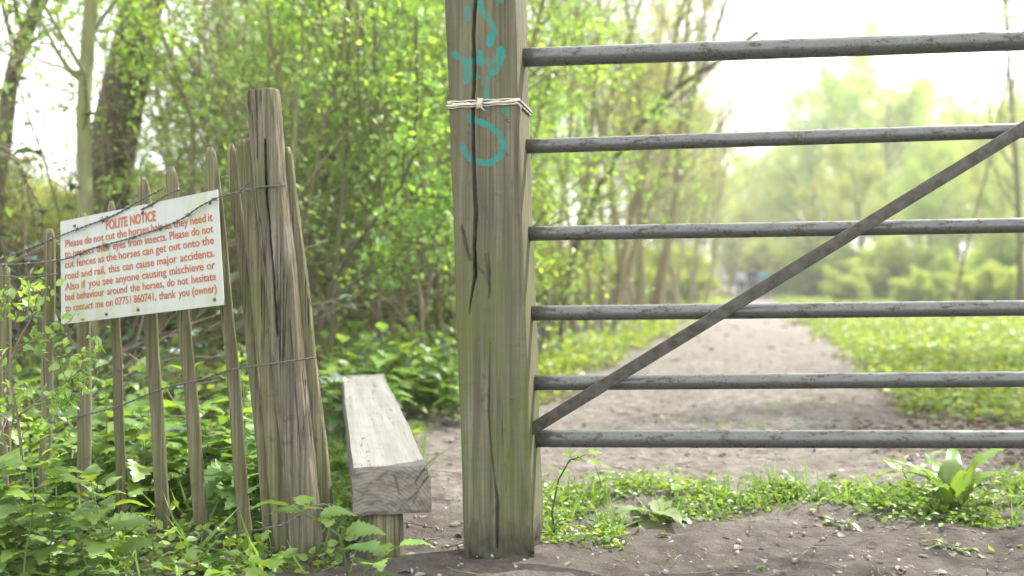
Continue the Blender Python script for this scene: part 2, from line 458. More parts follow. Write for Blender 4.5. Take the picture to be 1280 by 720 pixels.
S_SHRUB = dict(levels=3, n=(9, 6, 5, 4), wob=(.10, .16, .2, .22), trop=(.03, .04, .02, .0), tip=(.3, .3, .35, .4), kids=(12, 6, 4), start=(.22, .2, .2),
               ang=(.75, .75, .7), len=(.42, .5, .5), rr=(.5, .5, .5), leaves=4, spread=.045, size=.046, shr=.4, rmin=.0022)
S_COPP = dict(levels=3, n=(10, 6, 5, 3), wob=(.05, .12, .16, .2), trop=(.02, .05, .03, .0), tip=(.3, .3, .35, .4), kids=(13, 5, 4), start=(.25, .2, .2),
              ang=(.75, .7, .7), len=(.28, .5, .5), rr=(.4, .5, .5), leaves=3, keep=.5, spread=.09, size=.062, shr=.3, rmin=.004)
S_TREE = dict(levels=3, n=(10, 7, 5, 4), wob=(.05, .13, .16, .2), trop=(.02, .05, .03, .0), tip=(.25, .3, .35, .4), kids=(20, 8, 5), start=(.10, .2, .15),
              ang=(.95, .75, .7), len=(.48, .48, .48), rr=(.4, .5, .5), leaves=7, spread=.26, size=.16, shr=.5, rmin=.008)

rng0 = random.Random(5)
def base(px, D): # ground position under a photo column at distance D
    x = (px - 640) / F * D
    return (x, D, base_h(x, D) - .03)

# hawthorn / elder like shrubs filling the wood behind the fence
def shrub_stems(seed, k, L, spread=.35, r=.024, lean=.35):
    r_ = np.random.default_rng(seed); out = []
    for i_ in range(k):
        a = i_ * 2 * math.pi / k + r_.random(); d = np.array([math.cos(a) * lean * (.4 + r_.random()), math.sin(a) * lean * (.4 + r_.random()), 1])
        out.append((np.array([math.cos(a) * spread * r_.random(), math.sin(a) * spread * r_.random(), -.05]), d, L * (.75 + .4 * r_.random()), r * (.6 + .8 * r_.random()), None))
    return out
protoA = [make_tree('hawthorn_shrub', 'tmp', 'shrub', 11 + s, dict(S_SHRUB, keep=.42, leaves=4, start=(.06, .2, .2), kids=(12, 6, 4)), shrub_stems(s, 6, 3.6), M['bark_brown'], M['hawthorn']) for s in range(3)]
GA = 'leafy shrubs between the paling fence and the wooden gate post'
LA = 'bright green leafy hawthorn shrub in the wood between the paling fence and the gate post'
spots = [(322, 8.6, .9), (356, 6.8, .85), (420, 7.4, 1.0), (490, 6.6, .9), (560, 7.4, .95),
         (455, 10, 1.1), (545, 11, 1.1)]
for k, (px, D, s) in enumerate(spots):
    src = protoA[k % 3]; b = base(px, D); rz = rng0.random() * 6.28
    if k < 3: src.location = b; src.rotation_euler.z = rz; src.scale = (s, s, s); tag(src, LA, 'shrub', GA)
    else: dup(src, b, rz, s, LA, GA)
LB = 'bright green leafy shrub just right of the gate post beyond the gate'
for k, (px, D, s) in enumerate([(664, 9.4, .72)]):
    dup(protoA[k], base(px, D), 1.1 + k, s, LB, 'shrubs just beyond the gate beside the post')

# coppice poles beyond the gate, left of the path
protoC = [make_tree('coppice_tree', 'tmp', 'tree', 31 + s, S_COPP, shrub_stems(40 + s, 6, 8.5, .35, .062, .24), M['bark_pole'], M['pale_leaf']) for s in range(3)]
GC = 'many stemmed coppice trees left of the path beyond the gate'
LC = 'thin coppice tree with several straight brown poles and pale spring leaves left of the path'
spots = [(690, 13, .95), (745, 14.5, 1), (800, 18, 1.0), (770, 26, 1.1), (850, 29, 1.0), (820, 36, 1.15), (878, 33, .8), (905, 48, .9), (590, 19, 1.0), (430, 20, 1.0), (285, 12, .75), (350, 14, .85), (530, 13.5, .8)]
for k, (px, D, s) in enumerate(spots):
    src = protoC[k % 3]; b = base(px, D); rz = rng0.random() * 6.28
    if k < 3: src.location = b; src.rotation_euler.z = rz; src.scale = (s, s, s); tag(src, LC, 'tree', GC)
    else: dup(src, b, rz, s, LC if px > 655 else 'thin coppice tree deep in the wood behind the green shrubs left of the gate post', GC if px > 655 else 'coppice trees deep in the wood behind the shrubs')

# tall trees far away
protoF = [make_tree('broadleaf_tree', 'tmp', 'tree', 51 + s, S_TREE, [(np.zeros(3) - UP * .1, (.05, .02, 1), 13.0, .2, None)], M['bark_grey'], M['far_leaf']) for s in range(4)]
GF = 'hazy trees beyond the right side of the path'
LF = 'tall pale green tree in the hazy row of trees right of the path'
far = [(1010, 58, .85), (1055, 64, 1.12), (1105, 56, .85), (1150, 66, .95), (1195, 58, .72), (1245, 62, .82), (1290, 50, .7), (980, 78, .75), (945, 95, .6), (1130, 80, 1.0), (1220, 44, .5),
       (1330, 60, .9), (1080, 46, .5), (1160, 42, .45), (1000, 84, .8), (1075, 95, 1.2), (1150, 100, 1.1), (1220, 90, .9), (960, 110, .7), (1030, 50, .42), (1250, 36, .35), (1200, 75, .9), (935, 85, .4), (968, 90, .5), (905, 92, .55), (922, 104, .7), (945, 115, .8)]
for k, (px, D, s) in enumerate(far):
    src = protoF[k % 4]; b = base(px, D); rz = rng0.random() * 6.28
    if k < 4: src.location = b; src.rotation_euler.z = rz; src.scale = (s, s, s); tag(src, LF, 'tree', GF)
    else: dup(src, b, rz, s, LF, GF)
LG = 'tall pale tree deep in the wood left of the path'
for k, (px, D, s) in enumerate([(845, 48, .75), (780, 46, .8), (872, 78, .8), (850, 66, .9), (690, 50, .8), (600, 54, .8), (500, 50, .8), (400, 50, .9), (300, 46, .8), (150, 60, .5), (40, 60, .5)]):
    dup(protoF[(k + 1) % 4], base(px, D), rng0.random() * 6.28, s, LG, 'tall trees deep in the wood left of the path')

# rounded low bushes at the far end
S_BUSH = dict(S_SHRUB, leaves=6, size=.10, spread=.12, kids=(10, 5, 4), start=(.05, .1, .1), ang=(.95, .8, .7), len=(.5, .5, .5), rmin=.004)
protoB = [make_tree('low_bush', 'tmp', 'bush', 71 + s, S_BUSH, shrub_stems(80 + s, 8, 2.0, .5, .02, .7), M['bark_brown'], M['pale_leaf']) for s in range(2)]
spots = [(1018, 50, 1.2), (1060, 38, .6), (1105, 44, 1.3), (1150, 33, .55), (1190, 40, 1.0), (1240, 30, .6), (1280, 36, 1.2), (1320, 28, .8), (985, 60, 1.2), (938, 74, 1.7), (968, 66, 1.5), (1000, 72, 1.6), (840, 70, 1.4), (850, 44, .9), (840, 36, .95), (790, 30, .9), (740, 27, .9), (690, 24, .85), (1110, 50, 1.2)]
LL = 'low rounded pale green bush at the far end of the clearing'
for k, (px, D, s) in enumerate(spots):
    src = protoB[k % 2]; b = base(px, D); rz = rng0.random() * 6.28
    if k < 2: src.location = b; src.rotation_euler.z = rz; src.scale = (s, s, s * .9); tag(src, LL, 'bush', 'low bushes at the far end of the clearing')
    else: dup(src, b, rz, (s, s, s * .9), LL, 'low bushes at the far end of the clearing')
LW = 'low leafy bush on the woodland floor behind the fence'
for k, (px, D, s) in enumerate([(30, 9, .6), (110, 11, .7), (190, 9.5, .6), (260, 13, .8), (-50, 8, .7), (60, 15, .9), (330, 14, .8), (420, 13, .7), (500, 13, .8), (580, 12, .7), (160, 18, 1.1), (20, 22, 1.2), (240, 22, 1.2), (340, 20, 1.1), (450, 20, 1.1)]):
    dup(protoB[k % 2], base(px, D), rng0.random() * 6.28, (s, s, s), LW, 'low bushes on the woodland floor behind the fence')

# individual trees measured on the photograph -------------------------------
def img_path(pts, D0, D1=None):
    D1 = D1 if D1 is not None else D0; n = len(pts)
    return [P(px, py, D0 + (D1 - D0) * k / (n - 1)) for k, (px, py) in enumerate(pts)]
def path_tree(name, label, pts, D, r, S, bark, leaf, seed, L=3.0, D1=None):
    pa = img_path(pts, D, D1); g0 = base(pts[0][0], D)
    pa = [np.array(g0)] + pa
    return make_tree(name, label, 'tree', seed, S, [(pa[0], UP, L, r, pa)], bark, leaf, loc=g0, world=True)
S_SLIM = dict(S_SHRUB, kids=(9, 5, 4), start=(.45, .2, .2), tip=(.75, .3, .3, .4), len=(.4, .5, .5), leaves=3, size=.05, keep=.55)
path_tree('slim_tree', 'slim smooth greenish trunk rising behind the white notice', [(118, 480), (112, 380), (107, 250), (104, 150), (110, 50), (118, -60), (112, -220), (120, -400)], 5.2, .041, S_SLIM, M['bark_pale'], M['hawthorn'], 301)
path_tree('big_tree', 'thick dark leaning tree trunk behind the notice', [(128, 300), (132, 230), (147, 150), (160, 90), (180, 0), (200, -120), (215, -300), (225, -500)], 7.6, .21, dict(S_TREE, kids=(7, 5, 4), start=(.6, .2, .2), tip=(.55, .3, .3, .4), size=.07, spread=.12, leaves=1, keep=.25, len=(.3, .5, .5)), M['bark_dark'], M['hawthorn'], 302, L=6)
path_tree('crooked_tree', 'thin crooked grey tree at the left edge of the wood', [(-14, 380), (-4, 230), (6, 170), (12, 110), (24, 60), (40, 25), (60, -40), (70, -200)], 6.5, .055, dict(S_SLIM, keep=.3), M['bark_grey'], M['hawthorn'], 303)
path_tree('forked_sapling', 'dark forked sapling with green leaves right of the thick leaning trunk', [(238, 350), (240, 240), (241, 150), (226, 100), (205, 50), (190, 0), (180, -60)], 6.4, .022, dict(S_SHRUB, kids=(12, 5, 4), start=(.4, .2, .2), len=(.4, .5, .5), leaves=3, keep=.45, tip=(.5, .3, .3, .4)), M['bark_brown'], M['hawthorn'], 304, L=1.8)
path_tree('slender_sapling', 'slender pale stem curving up behind the round fence post', [(360, 330), (365, 220), (372, 130), (386, 60), (398, 20), (404, -60), (400, -200)], 5.6, .017, dict(S_SHRUB, kids=(8, 4, 3), start=(.45, .2, .2), tip=(.6, .3, .3, .4), leaves=4), M['bark_pale'], M['hawthorn'], 305, L=2.0)
path_tree('bent_sapling', 'dark stem bending up to the right in the wood behind the step', [(400, 460), (402, 400), (420, 340), (455, 290), (490, 255), (515, 200), (522, 130), (520, 20)], 5.4, .015, dict(S_SHRUB, kids=(8, 4, 3), start=(.3, .2, .2), tip=(.5, .3, .3, .4), leaves=4), M['bark_dark'], M['hawthorn'], 306, L=2.0)
path_tree('upright_sapling', 'thin straight stem behind the far end of the step', [(412, 520), (414, 440), (420, 330), (430, 230), (434, 100), (440, -100)], 5.8, .018, dict(S_SHRUB, kids=(8, 4, 3), start=(.4, .2, .2), leaves=4, tip=(.5, .3, .3, .4)), M['bark_grey'], M['hawthorn'], 307, L=2.0)
path_tree('leaning_tree', 'dark branching tree leaning right over the gate beyond the post', [(700, 420), (712, 330), (745, 240), (790, 165), (845, 110), (900, 75), (948, 40)], 10.5, .035, dict(S_SLIM, keep=.25, size=.045, kids=(8, 4, 3)), M['bark_dark'], M['pale_leaf'], 308, L=2.4)
path_tree('edge_tree', 'straight grey trunk standing at the far right beyond the grass', [(1276, 400), (1275, 300), (1270, 200), (1262, 100), (1255, 0), (1250, -120)], 24, .10, dict(S_COPP, kids=(14, 5, 3), start=(.3, .2, .2), leaves=2, keep=.4, len=(.3, .5, .5)), M['bark_grey'], M['pale_leaf'], 309, L=7)
path_tree('bare_twig_tree', 'nearly bare twiggy sapling at the top right behind the gate rails', [(1190, 400), (1205, 320), (1232, 220), (1255, 120), (1262, 50), (1258, -40)], 17, .035, dict(S_COPP, kids=(8, 4, 3), start=(.5, .2, .2), leaves=2, keep=.4, len=(.25, .5, .5)), M['bark_brown'], M['pale_leaf'], 310, L=4)

# big trees whose crowns shade the gate from beyond the frame
dupc = dup(protoF[1], (7.6, 9.2, 0), 2.0, .55, 'tall broadleaf tree right of the path outside the picture', 'shade trees beside the gate')
dupc = dup(protoF[2], (4.6, 3.0, 0), 1.0, .45, 'tall broadleaf tree standing right of the gate outside the picture', 'shade trees beside the gate')

# ---------------------------------------------------------------- ground vegetation (uncountable)
def scatter_cover(name, label, mat, n, area, size, hgt, seed, T=T_LEAF, up=.8, lift=.3):
    rng = np.random.default_rng(seed); mb = MB(); pos = []
    cnt = 0
    while cnt < n:
        x, y = area(rng)
        if x is None: continue
        pos.append((x, y, base_h(x, y) + rng.random() ** 1.3 * hgt(x, y))); cnt += 1
    pos = np.array(pos); d = rng.normal(0, 1, pos.shape); d[:, 2] = np.abs(d[:, 2]) * lift
    sc = size(pos[:, 1]) * (.6 + .8 * rng.random(n))
    leaves(mb, pos, d, sc, rng, T, up)
    return tag(mb.build(name, mat, smooth=False), label, 'vegetation', kind='stuff')
def area_meadow(rng):     # log-distributed distance, both sides of the path
    y = 5.0 * (60 / 5.0) ** (rng.random() ** .9); x = ((rng.random() * 1500 - 110) - 640) / F * y
    if path_mask(x, y) > .35 + .3 * rng.random(): return None, None
    if x < 0 and y < 9 and fbm(x, y, .8) < -.25: return None, None
    return x, y
scatter_cover('ground_cover', 'green leafy plants carpeting the woodland floor and clearing', M['meadow'], 95000, area_meadow, lambda y: .035 + .0028 * y, lambda x, y: .14 + .08 * fbm(x, y, .7) + (.16 if x < 0 else 0), 401, T_LEAF)
def area_litter(rng):
    y = 2.2 * (25 / 2.2) ** rng.random(); x = ((rng.random() * 1500 - 110) - 640) / F * y
    if path_mask(x, y) > .5 and rng.random() > .07: return None, None
    return x, y
scatter_cover('leaf_litter', 'dead brown leaves lying on the woodland floor', M['litter'], 16000, area_litter, lambda y: .017 + .005 * y, lambda x, y: .012, 402, T_LEAF, 2.0, .05)
def area_litter2(rng):
    x = rng.uniform(1.6, 2.7); y = rng.uniform(3.6, 5.4)
    if rng.random() > (x - 1.4) / 1.0: return None, None
    return x, y
scatter_cover('leaf_litter', 'dry brown leaves drifted right of the path behind the gate', M['litter'], 1500, area_litter2, lambda y: .04 + 0 * y, lambda x, y: .02, 403, T_LEAF, 2.0, .1)
# strip of creeping plants behind the gate
def strip_y(x): return 3.36 + .07 * math.sin(x * 2.7) + .05 * math.sin(x * 7 + 1)
def area_strip(rng):
    x = rng.uniform(-.02, 2.3); w = .17 + .06 * math.sin(x * 4) + (.09 if x > 1.1 else 0)
    y = strip_y(x) + rng.normal(0, w * .6)
    if x < .35: y = 2.75 + rng.random() * .75; x = x * .8 + .05
    if fbm(x, y, 5, 2) < -.22: return None, None
    return x, y
scatter_cover('creeping_weeds', 'low creeping small leaved weeds in a strip behind the gate', M['cover'], 8500, area_strip, lambda y: .020 + 0 * y, lambda x, y: .05 + .03 * fbm(x, y, 4) , 404, T_LEAF)
def area_grass(rng):
    x, y = area_strip(rng)
    if x is None or fbm(x + 7, y, 3, 2) < 0: return None, None
    return x, y
scatter_cover('grass', 'thin grass blades among the weeds behind the gate', M['grass'], 1100, area_grass, lambda y: .09 + 0 * y, lambda x, y: .01, 405, T_BLADE, .2, 1.6)
def area_fence(rng):
    x = rng.uniform(-2.3, -.45); y = rng.uniform(2.35, 5.2)
    if x > -.55 and y < 2.5: return None, None
    return x, y
scatter_cover('undergrowth', 'small leafy plants around the foot of the paling fence', M['cover'], 9000, area_fence, lambda y: .03 + 0 * y, lambda x, y: .07 + .06 * fbm(x, y, 2), 406, T_LEAF)
def area_fgrass(rng):
    x = rng.uniform(-2.0, -.35); y = rng.uniform(2.5, 4.4)
    if -.52 < x < 0 and y < 2.9 and rng.random() > .3: return None, None
    return x, y
scatter_cover('grass', 'grass blades growing around the foot of the fence posts', M['grass'], 800, area_fgrass, lambda y: .13 + 0 * y, lambda x, y: .01, 407, T_BLADE, .2, 2.0)
def area_scr(rng):   # sparse seedlings on the dirt
    x = rng.uniform(.2, 3.2); y = rng.uniform(2.6, 6.5)
    if fbm(x, y, 1.6, 2) < .18: return None, None
    return x, y
scatter_cover('seedlings', 'scattered tiny seedlings on the bare earth', M['cover'], 900, area_scr, lambda y: .018 + 0 * y, lambda x, y: .012, 408, T_LEAF)
# bluebells
rngb = np.random.default_rng(9); mb = MB()
for _ in range(200):
    y = rngb.uniform(5.5, 14); x = (rngb.uniform(440, 800) - 640) / F * y
    if path_mask(x, y) > .3: continue
    z = base_h(x, y) + rngb.uniform(.2, .42)
    for k in range(4):
        c = np.array([x, y, z - k * .02]) + rngb.normal(0, .008, 3)
        mb.tube([c, c - UP * .018], [.004, .008], 5)
tag(mb.build('bluebells', M['blue']), 'scattered bluebell flowers among the green undergrowth', 'flowers', kind='stuff')

# pebbles, crumbs and twigs on the dirt
rngp = np.random.default_rng(12); mb = MB()
oct_v = np.array([[1, 0, 0], [-1, 0, 0], [0, 1, 0], [0, -1, 0], [0, 0, 1], [0, 0, -1]], float)
oct_f = np.array([[0, 2, 4], [2, 1, 4], [1, 3, 4], [3, 0, 4], [2, 0, 5], [1, 2, 5], [3, 1, 5], [0, 3, 5]])
for _ in range(5000):
    y = 2.2 * (9 / 2.2) ** rngp.random(); x = rngp.uniform(-.6, 3.2)
    if path_mask(x, y) < .4: continue
    s = .003 + .009 * rngp.random() ** 3
    a = rngp.normal(0, 1, (3, 3)); qm, _r = np.linalg.qr(a)
    vv = (oct_v * (s * rngp.uniform(.6, 1.3, (6, 1))) * np.array([1, .8, .6])) @ qm
    mb.add(vv + np.array([x, y, base_h(x, y) + .009]), oct_f)
tag(mb.build('gravel', M['stone'], smooth=False), 'small stones and crumbs on the earth path', 'gravel', kind='stuff')
mb = MB()
for _ in range(480):
    y = 2.3 * (6 / 2.3) ** rngp.random(); x = rngp.uniform(-1.6, 2.6)
    if rngp.random() > .6 and x > 0: continue
    a = rngp.random() * 6.28; L = rngp.uniform(.03, .14); pts = []
    p = np.array([x, y, base_h(x, y) + .014])
    for k in range(4):
        pts.append(p.copy()); a += rngp.normal(0, .3); p = p + np.array([math.cos(a), math.sin(a), rngp.normal(0, .05)]) * L / 3
    mb.tube(pts, [.0022, .002, .0017, .001], 4)
tag(mb.build('twigs', M['twig']), 'dry broken twigs strewn over the earth', 'twigs', kind='stuff')

# ---------------------------------------------------------------- gate post
YAW = math.radians(11)
fx = np.array([math.cos(YAW), -math.sin(YAW), 0]); fy = np.array([math.sin(YAW), math.cos(YAW), 0])   # along front face, into the post
PW, PD_ = .184, .17
def post_xl(y): return 555 + 25 * y / 700.
def post_xc(y): return 644 + 23 * y / 690.
def face_uz(px, py):
    return ((px - post_xl(py)) / (post_xc(py) - post_xl(py)) - .5) * PW, EYE + (YH - py) / F * 2.6
B0 = P((post_xl(700) + post_xc(700)) / 2, 700, 2.6); T0 = P((post_xl(0) + post_xc(0)) / 2, 0, 2.6)
axis = nrm(T0 - B0)
def post_pt(u, z, w):     # u across the front, z height, w depth into the post
    c = B0 + axis * ((z - B0[2]) / axis[2]); return c + fx * u + fy * w
crack1 = [face_uz(*p) for p in [(594, -160), (595, 0), (592, 43), (593, 77), (590.7, 123), (590.7, 160), (591.7, 200), (593, 240), (594, 270), (592, 307), (594, 343), (588, 373), (586, 392)]]
cw1 = [.004, .0042, .003, .004, .003, .0033, .0045, .0042, .0045, .003, .0028, .0012, .0005]
crack2 = [face_uz(*p) for p in [(613, 430), (612, 480), (610, 513), (613, 560), (618, 600), (622, 627), (621, 685)]]
cw2 = [.0005, .0011, .0012, .001, .0007, .0022, .0018]
crack3 = [face_uz(*p) for p in [(610, 318), (612, 340), (611, 372)]]; cw3 = [.001, .002, .0006]
crack4 = [face_uz(*p) for p in [(576, 282), (582, 305), (586, 325)]]; cw4 = [.001, .0018, .0006]
def near_seg(u, z, pts, rad):
    best = 9.; br = rad[0]
    for k in range(len(pts) - 1):
        (u0, z0), (u1, z1) = pts[k], pts[k + 1]; du, dz = u1 - u0, z1 - z0
        t = max(0, min(1, ((u - u0) * du + (z - z0) * dz) / (du * du + dz * dz + 1e-12)))
        d = math.hypot(u - u0 - t * du, z - z0 - t * dz)
        r = rad[k] + (rad[k + 1] - rad[k]) * t
        if d - r < best - br: best = d; br = r
    return best, br
PX = 2.6 / F
strokes = [([(594, 150), (604, 154), (613, 158), (622, 165), (628, 174), (630, 184), (627, 194), (613, 204), (597, 202), (588, 197), (581, 190), (578, 182)], 4.6),
           ([(569, 67), (572, 70)], 5.5), ([(572, 70), (582, 76), (584, 88), (582, 101)], 4.5), ([(582, 80), (592, 74), (600, 78)], 4),
           ([(600, 66), (602, 80)], 4.5), ([(626, 64), (626, 72), (622, 82), (616, 90)], 6.5), ([(610, 76), (618, 88)], 5), ([(610, 98), (608, 112), (608, 124), (607, 134)], 3.4),
           ([(612, 54), (613, 48)], 6), ([(613, 48), (618, 40), (614, 30), (606, 20), (600, 8), (597, -8)], 4), ([(585, 10), (586, 22)], 4.2),
           ([(620, -4), (626, 1)], 5), ([(632, 138), (633, 142)], 4.5), ([(586, 142), (588, 152)], 2.6), ([(594, -6), (606, -14), (618, -12), (628, -22), (622, -40), (604, -46)], 4.5),
           ([(598, 96), (588, 90)], 3)]
strokes = [([face_uz(*p) for p in pts], w * PX) for pts, w in strokes]
stains = [([face_uz(*p) for p in [(575, 285), (580, 305), (587, 325)]], 3 * PX), ([face_uz(*p) for p in [(607, 318), (610, 340), (612, 372)]], 3 * PX),
          ([face_uz(*p) for p in [(592, 300), (594, 345)]], 4 * PX), ([face_uz(*p) for p in [(586, 318), (604, 342)]], 3 * PX)]
ZB, ZT = -.16, 1.78
nf, ns_ = 104, 14
per = [(u, 0, 'f') for u in np.linspace(-PW / 2, PW / 2, nf)] + [(PW / 2, w, 'r') for w in np.linspace(0, PD_, ns_ + 2)[1:]] + \
      [(u, PD_, 'b') for u in np.linspace(PW / 2, -PW / 2, 12)[1:]] + [(-PW / 2, w, 'l') for w in np.linspace(PD_, 0, 8)[1:-1]]
zz = np.arange(ZB, ZT, .0052); npz, npp = len(zz), len(per)
V = np.empty((npz, npp, 3)); PA = np.zeros((npz, npp)); ST = np.zeros((npz, npp))
for j, z in enumerate(zz):
    z = float(z)
    for i, (u, w, side) in enumerate(per):
        u = float(u); w = float(w)
        du = fbm(z * 3, 5.1, 1) * .003 * (1 if u > 0 else -1); dw = fbm(u * 18, z * 1.2 + 9, 1, 3) * .0016
        # worn arrises
        ed = min(PW / 2 - abs(u), 1) ; 
        if side == 'f' and ed < .004: w += (.004 - ed) * .7 + abs(fbm(3, z * 9, 1, 3)) * .003
        if side == 'f' and -.0001 < w < .02:
            for cr, cw, dep in ((crack1, cw1, .028), (crack2, cw2, .014), (crack3, cw3, .008), (crack4, cw4, .008)):
                if min(c[1] for c in cr) - .01 < z < max(c[1] for c in cr) + .01:
                    d, r = near_seg(u + fbm(z * 30, 1.3, 1, 3) * .0012, z, cr, cw)
                    if d < r + .0016: w += dep * min(1, (r + .0016 - d) / .0016) * min(1, r / .002)
            PA[j, i] = max(min(1, max(0, (wd + .003 - near_seg(u, z, s_, [wd] * len(s_))[0]) / .006)) for s_, wd in strokes) if z > .98 else 0
            if .6 < z < .95:
                ST[j, i] = max(max(0, 1 - near_seg(u + fbm(u * 60, z * 30, 1) * .004, z, s_, [wd] * len(s_))[0] / wd) for s_, wd in stains)
        # rotted foot: the front is eaten away near the ground, a spike is left at the left corner
        zf = .125 + .02 * fbm(u * 22, 3, 1, 2)
        if z < zf:
            k = min(1, (zf - z) / .08)
            if side == 'f' and u > -PW / 2 + .012: w += k * (.008 + .008 * fbm(u * 30, z * 20, 1, 3))
            elif side == 'r': u -= k * .012 * (1 + fbm(w * 20, z * 20, 1))
            ST[j, i] = max(ST[j, i], k * .75)
        V[j, i] = post_pt(u + du, z, w + dw)
quads = []; qp = []
for j in range(npz - 1):
    for i in range(npp):
        k = (i + 1) % npp; quad = (j * npp + i, j * npp + k, (j + 1) * npp + k, (j + 1) * npp + i)
        (qp if i < nf - 1 and max(PA[j, i], PA[j, k], PA[j + 1, i], PA[j + 1, k]) > .001 else quads).append(quad)
VV = V.reshape(-1, 3)
post = thing('gate_post', 'thick weathered square wooden post with a long crack and turquoise graffiti', 'post', (B0[0], B0[1] + .1, 0))
def post_mesh(name, faces, cap):
    fa = np.array(faces); used = np.unique(fa); mp = -np.ones(len(VV), int); mp[used] = np.arange(len(used))
    mb = MB(); fl = [mp[fa]]
    if cap: fl.append(mp[np.arange(npp) + (npz - 1) * npp])
    mb.add(VV[used], *fl)
    o = mb.build(name, M['post'], post, loc=(B0[0], B0[1] + .1, 0))
    for nm, arr in (('paint', PA), ('stain', ST)):
        a = o.data.attributes.new(nm, 'FLOAT', 'POINT'); a.data.foreach_set('value', arr.ravel()[used].astype(np.float32))
    return o
post_mesh('body', quads, True)
tag(post_mesh('graffiti', qp, False), 'turquoise sprayed marks curling like a letter S')

for (px, py) in ((567, 157), (636.5, 153), (634, 150), (640, 497)):
    u_, z_ = face_uz(px, py); mb = MB(); mb.tube([post_pt(u_, z_, .004), post_pt(u_, z_, -.0015), post_pt(u_, z_, -.0025)], [.003, .003, .0018], 10)
    mb.build('nail', M['screw'], post, loc=(B0[0], B0[1] + .1, 0))
# cord wound round the post
mb = MB()
def ring(z0, z1, ph, off, rad=.0021):
    pts = []; hw, w0 = PW / 2 + off, -off; w1 = PD_ + off
    cor = [(-hw, w0), (hw, w0), (hw, w1), (-hw, w1), (-hw, w0)]; tot = 0
    for s in range(4):
        (a, b), (c, d) = cor[s], cor[s + 1]
        for t in np.linspace(0, 1, 14, endpoint=False):
            k = (s + t) / 4
            u = a + (c - a) * t; w = b + (d - b) * t
            zt = z0 + (z1 - z0) * (t if s == 0 else 1 - t if s == 2 else (1 if s == 1 else 0)) + .0012 * math.sin(t * 25 + ph)
            pts.append(post_pt(u, zt, w))
    pts.append(pts[0]); mb.tube(pts, rad, 6, cap=False)
z_ = EYE + (YH - 130) / F * 2.6
ring(z_ + .008, z_ + .010, 0, .0030); ring(z_ + .004, z_ - .003, 1, .0034); ring(z_ - .004, z_ + .004, 2, .0068); ring(z_ - .008, z_ - .002, 3, .0030); ring(z_ - .001, z_ + .006, 4, .0045)
ku = face_uz(601, 131)[0]
for k in range(3):
    pts = []
    for t in np.linspace(0, 2 * math.pi, 14):
        pts.append(post_pt(ku + (k - 1) * .004 + .003 * math.sin(t), z_ + .012 * math.sin(t), -.007 + .006 * math.cos(t) - .003))
    mb.tube(pts, .0026, 6, cap=False)
for (ex, ez) in ((.012, -.02), (-.006, .014)):
    mb.tube([post_pt(ku, z_, -.011), post_pt(ku + ex * .5, z_ + ez * .7, -.014), post_pt(ku + ex, z_ + ez, -.010)], [.0021, .0021, .0015], 6)
uR = PW / 2
mb.tube([post_pt(uR - .01, z_ + .004, -.006), post_pt(uR + .003, z_ - .004, -.003), post_pt(uR + .006, z_ - .010, .008), post_pt(uR + .004, z_ - .026, .010)], [.0026, .003, .0026, .0014], 6)
tag(mb.build('cord', M['rope'], loc=(B0[0], B0[1], z_)), 'pale cord knotted around the graffitied gate post', 'cord')

# ---------------------------------------------------------------- field gate
gate = thing('field_gate', 'weathered grey tubular steel field gate with six rails and a diagonal brace', 'gate', (.05, 2.7, 0))
def gp(x, y, ext=0):    # gate plane depth from photo column
    D = 2.69 - (x - 660) / 620. * .125
    return P(x, y, D)
rails = [(650, 72, 1280, 48.5, .0255), (656, 183, 1280, 161, .0198), (662, 292, 1280, 279.5, .0198), (666, 391.5, 1280, 383, .0205), (671, 478.5, 1280, 472, .0205), (674, 548, 1280, 547, .0238)]
ends = []
for (x0, y0, x1, y1, r) in rails:
    a = gp(x0, y0); b = gp(x1, y1); d = nrm(b - a); a = a - d * .02; e = a + d * 3.05; ends.append((e, d, r))
    mb = MB(); pts = [a + d * (3.05 * t) + np.array([0, 0, -.004 * math.sin(math.pi * t)]) for t in np.linspace(0, 1, 40)]
    mb.tube(pts, r, 28, rnd=lambda n, s: 1 + .012 * np.random.default_rng(3).normal(0, 1, (n, s)) * 0)
    mb.build('rail', M['rail'], gate, loc=a)
# end stile
top_, bot_ = ends[0][0], ends[-1][0]
mb = MB(); mb.tube([bot_ - UP * .08, top_ + UP * .03], .03, 20); mb.build('stile', M['rail'], gate, loc=bot_)
a = P(677, 529, 2.640); b = P(1280, 160, 2.510); d = nrm(b - a)
nrml = nrm(np.cross(d, UP)); sd = np.cross(nrml, d)
b2 = b + d * .46; a2 = a - d * .035
mb = MB()
mb.box((a2 + b2) / 2, d, sd, nrml, (np.linalg.norm(b2 - a2) / 2, .0160, .0045))
M['brace'] = simple('dull_steel', (.085, .082, .070), .7, .1, 38, .9, (.035, .030, .020), .15)
brace = mb.build('brace', M['brace'], gate, smooth=False, loc=(a2 + b2) / 2)
bv = brace.modifiers.new('bevel', 'BEVEL'); bv.width = .002; bv.segments = 2
hp = MB(); e0 = ends[0][0]; hx = e0[0] + .14; hy = e0[1] - .01
hp.tube([(hx, hy, -.2), (hx, hy, .7), (hx, hy, 1.62)], .10, 24)
tag(hp.build('hanging_post', M['roundpost'], loc=(hx, hy, 0)), 'round timber post at the hinge end of the gate', 'post')

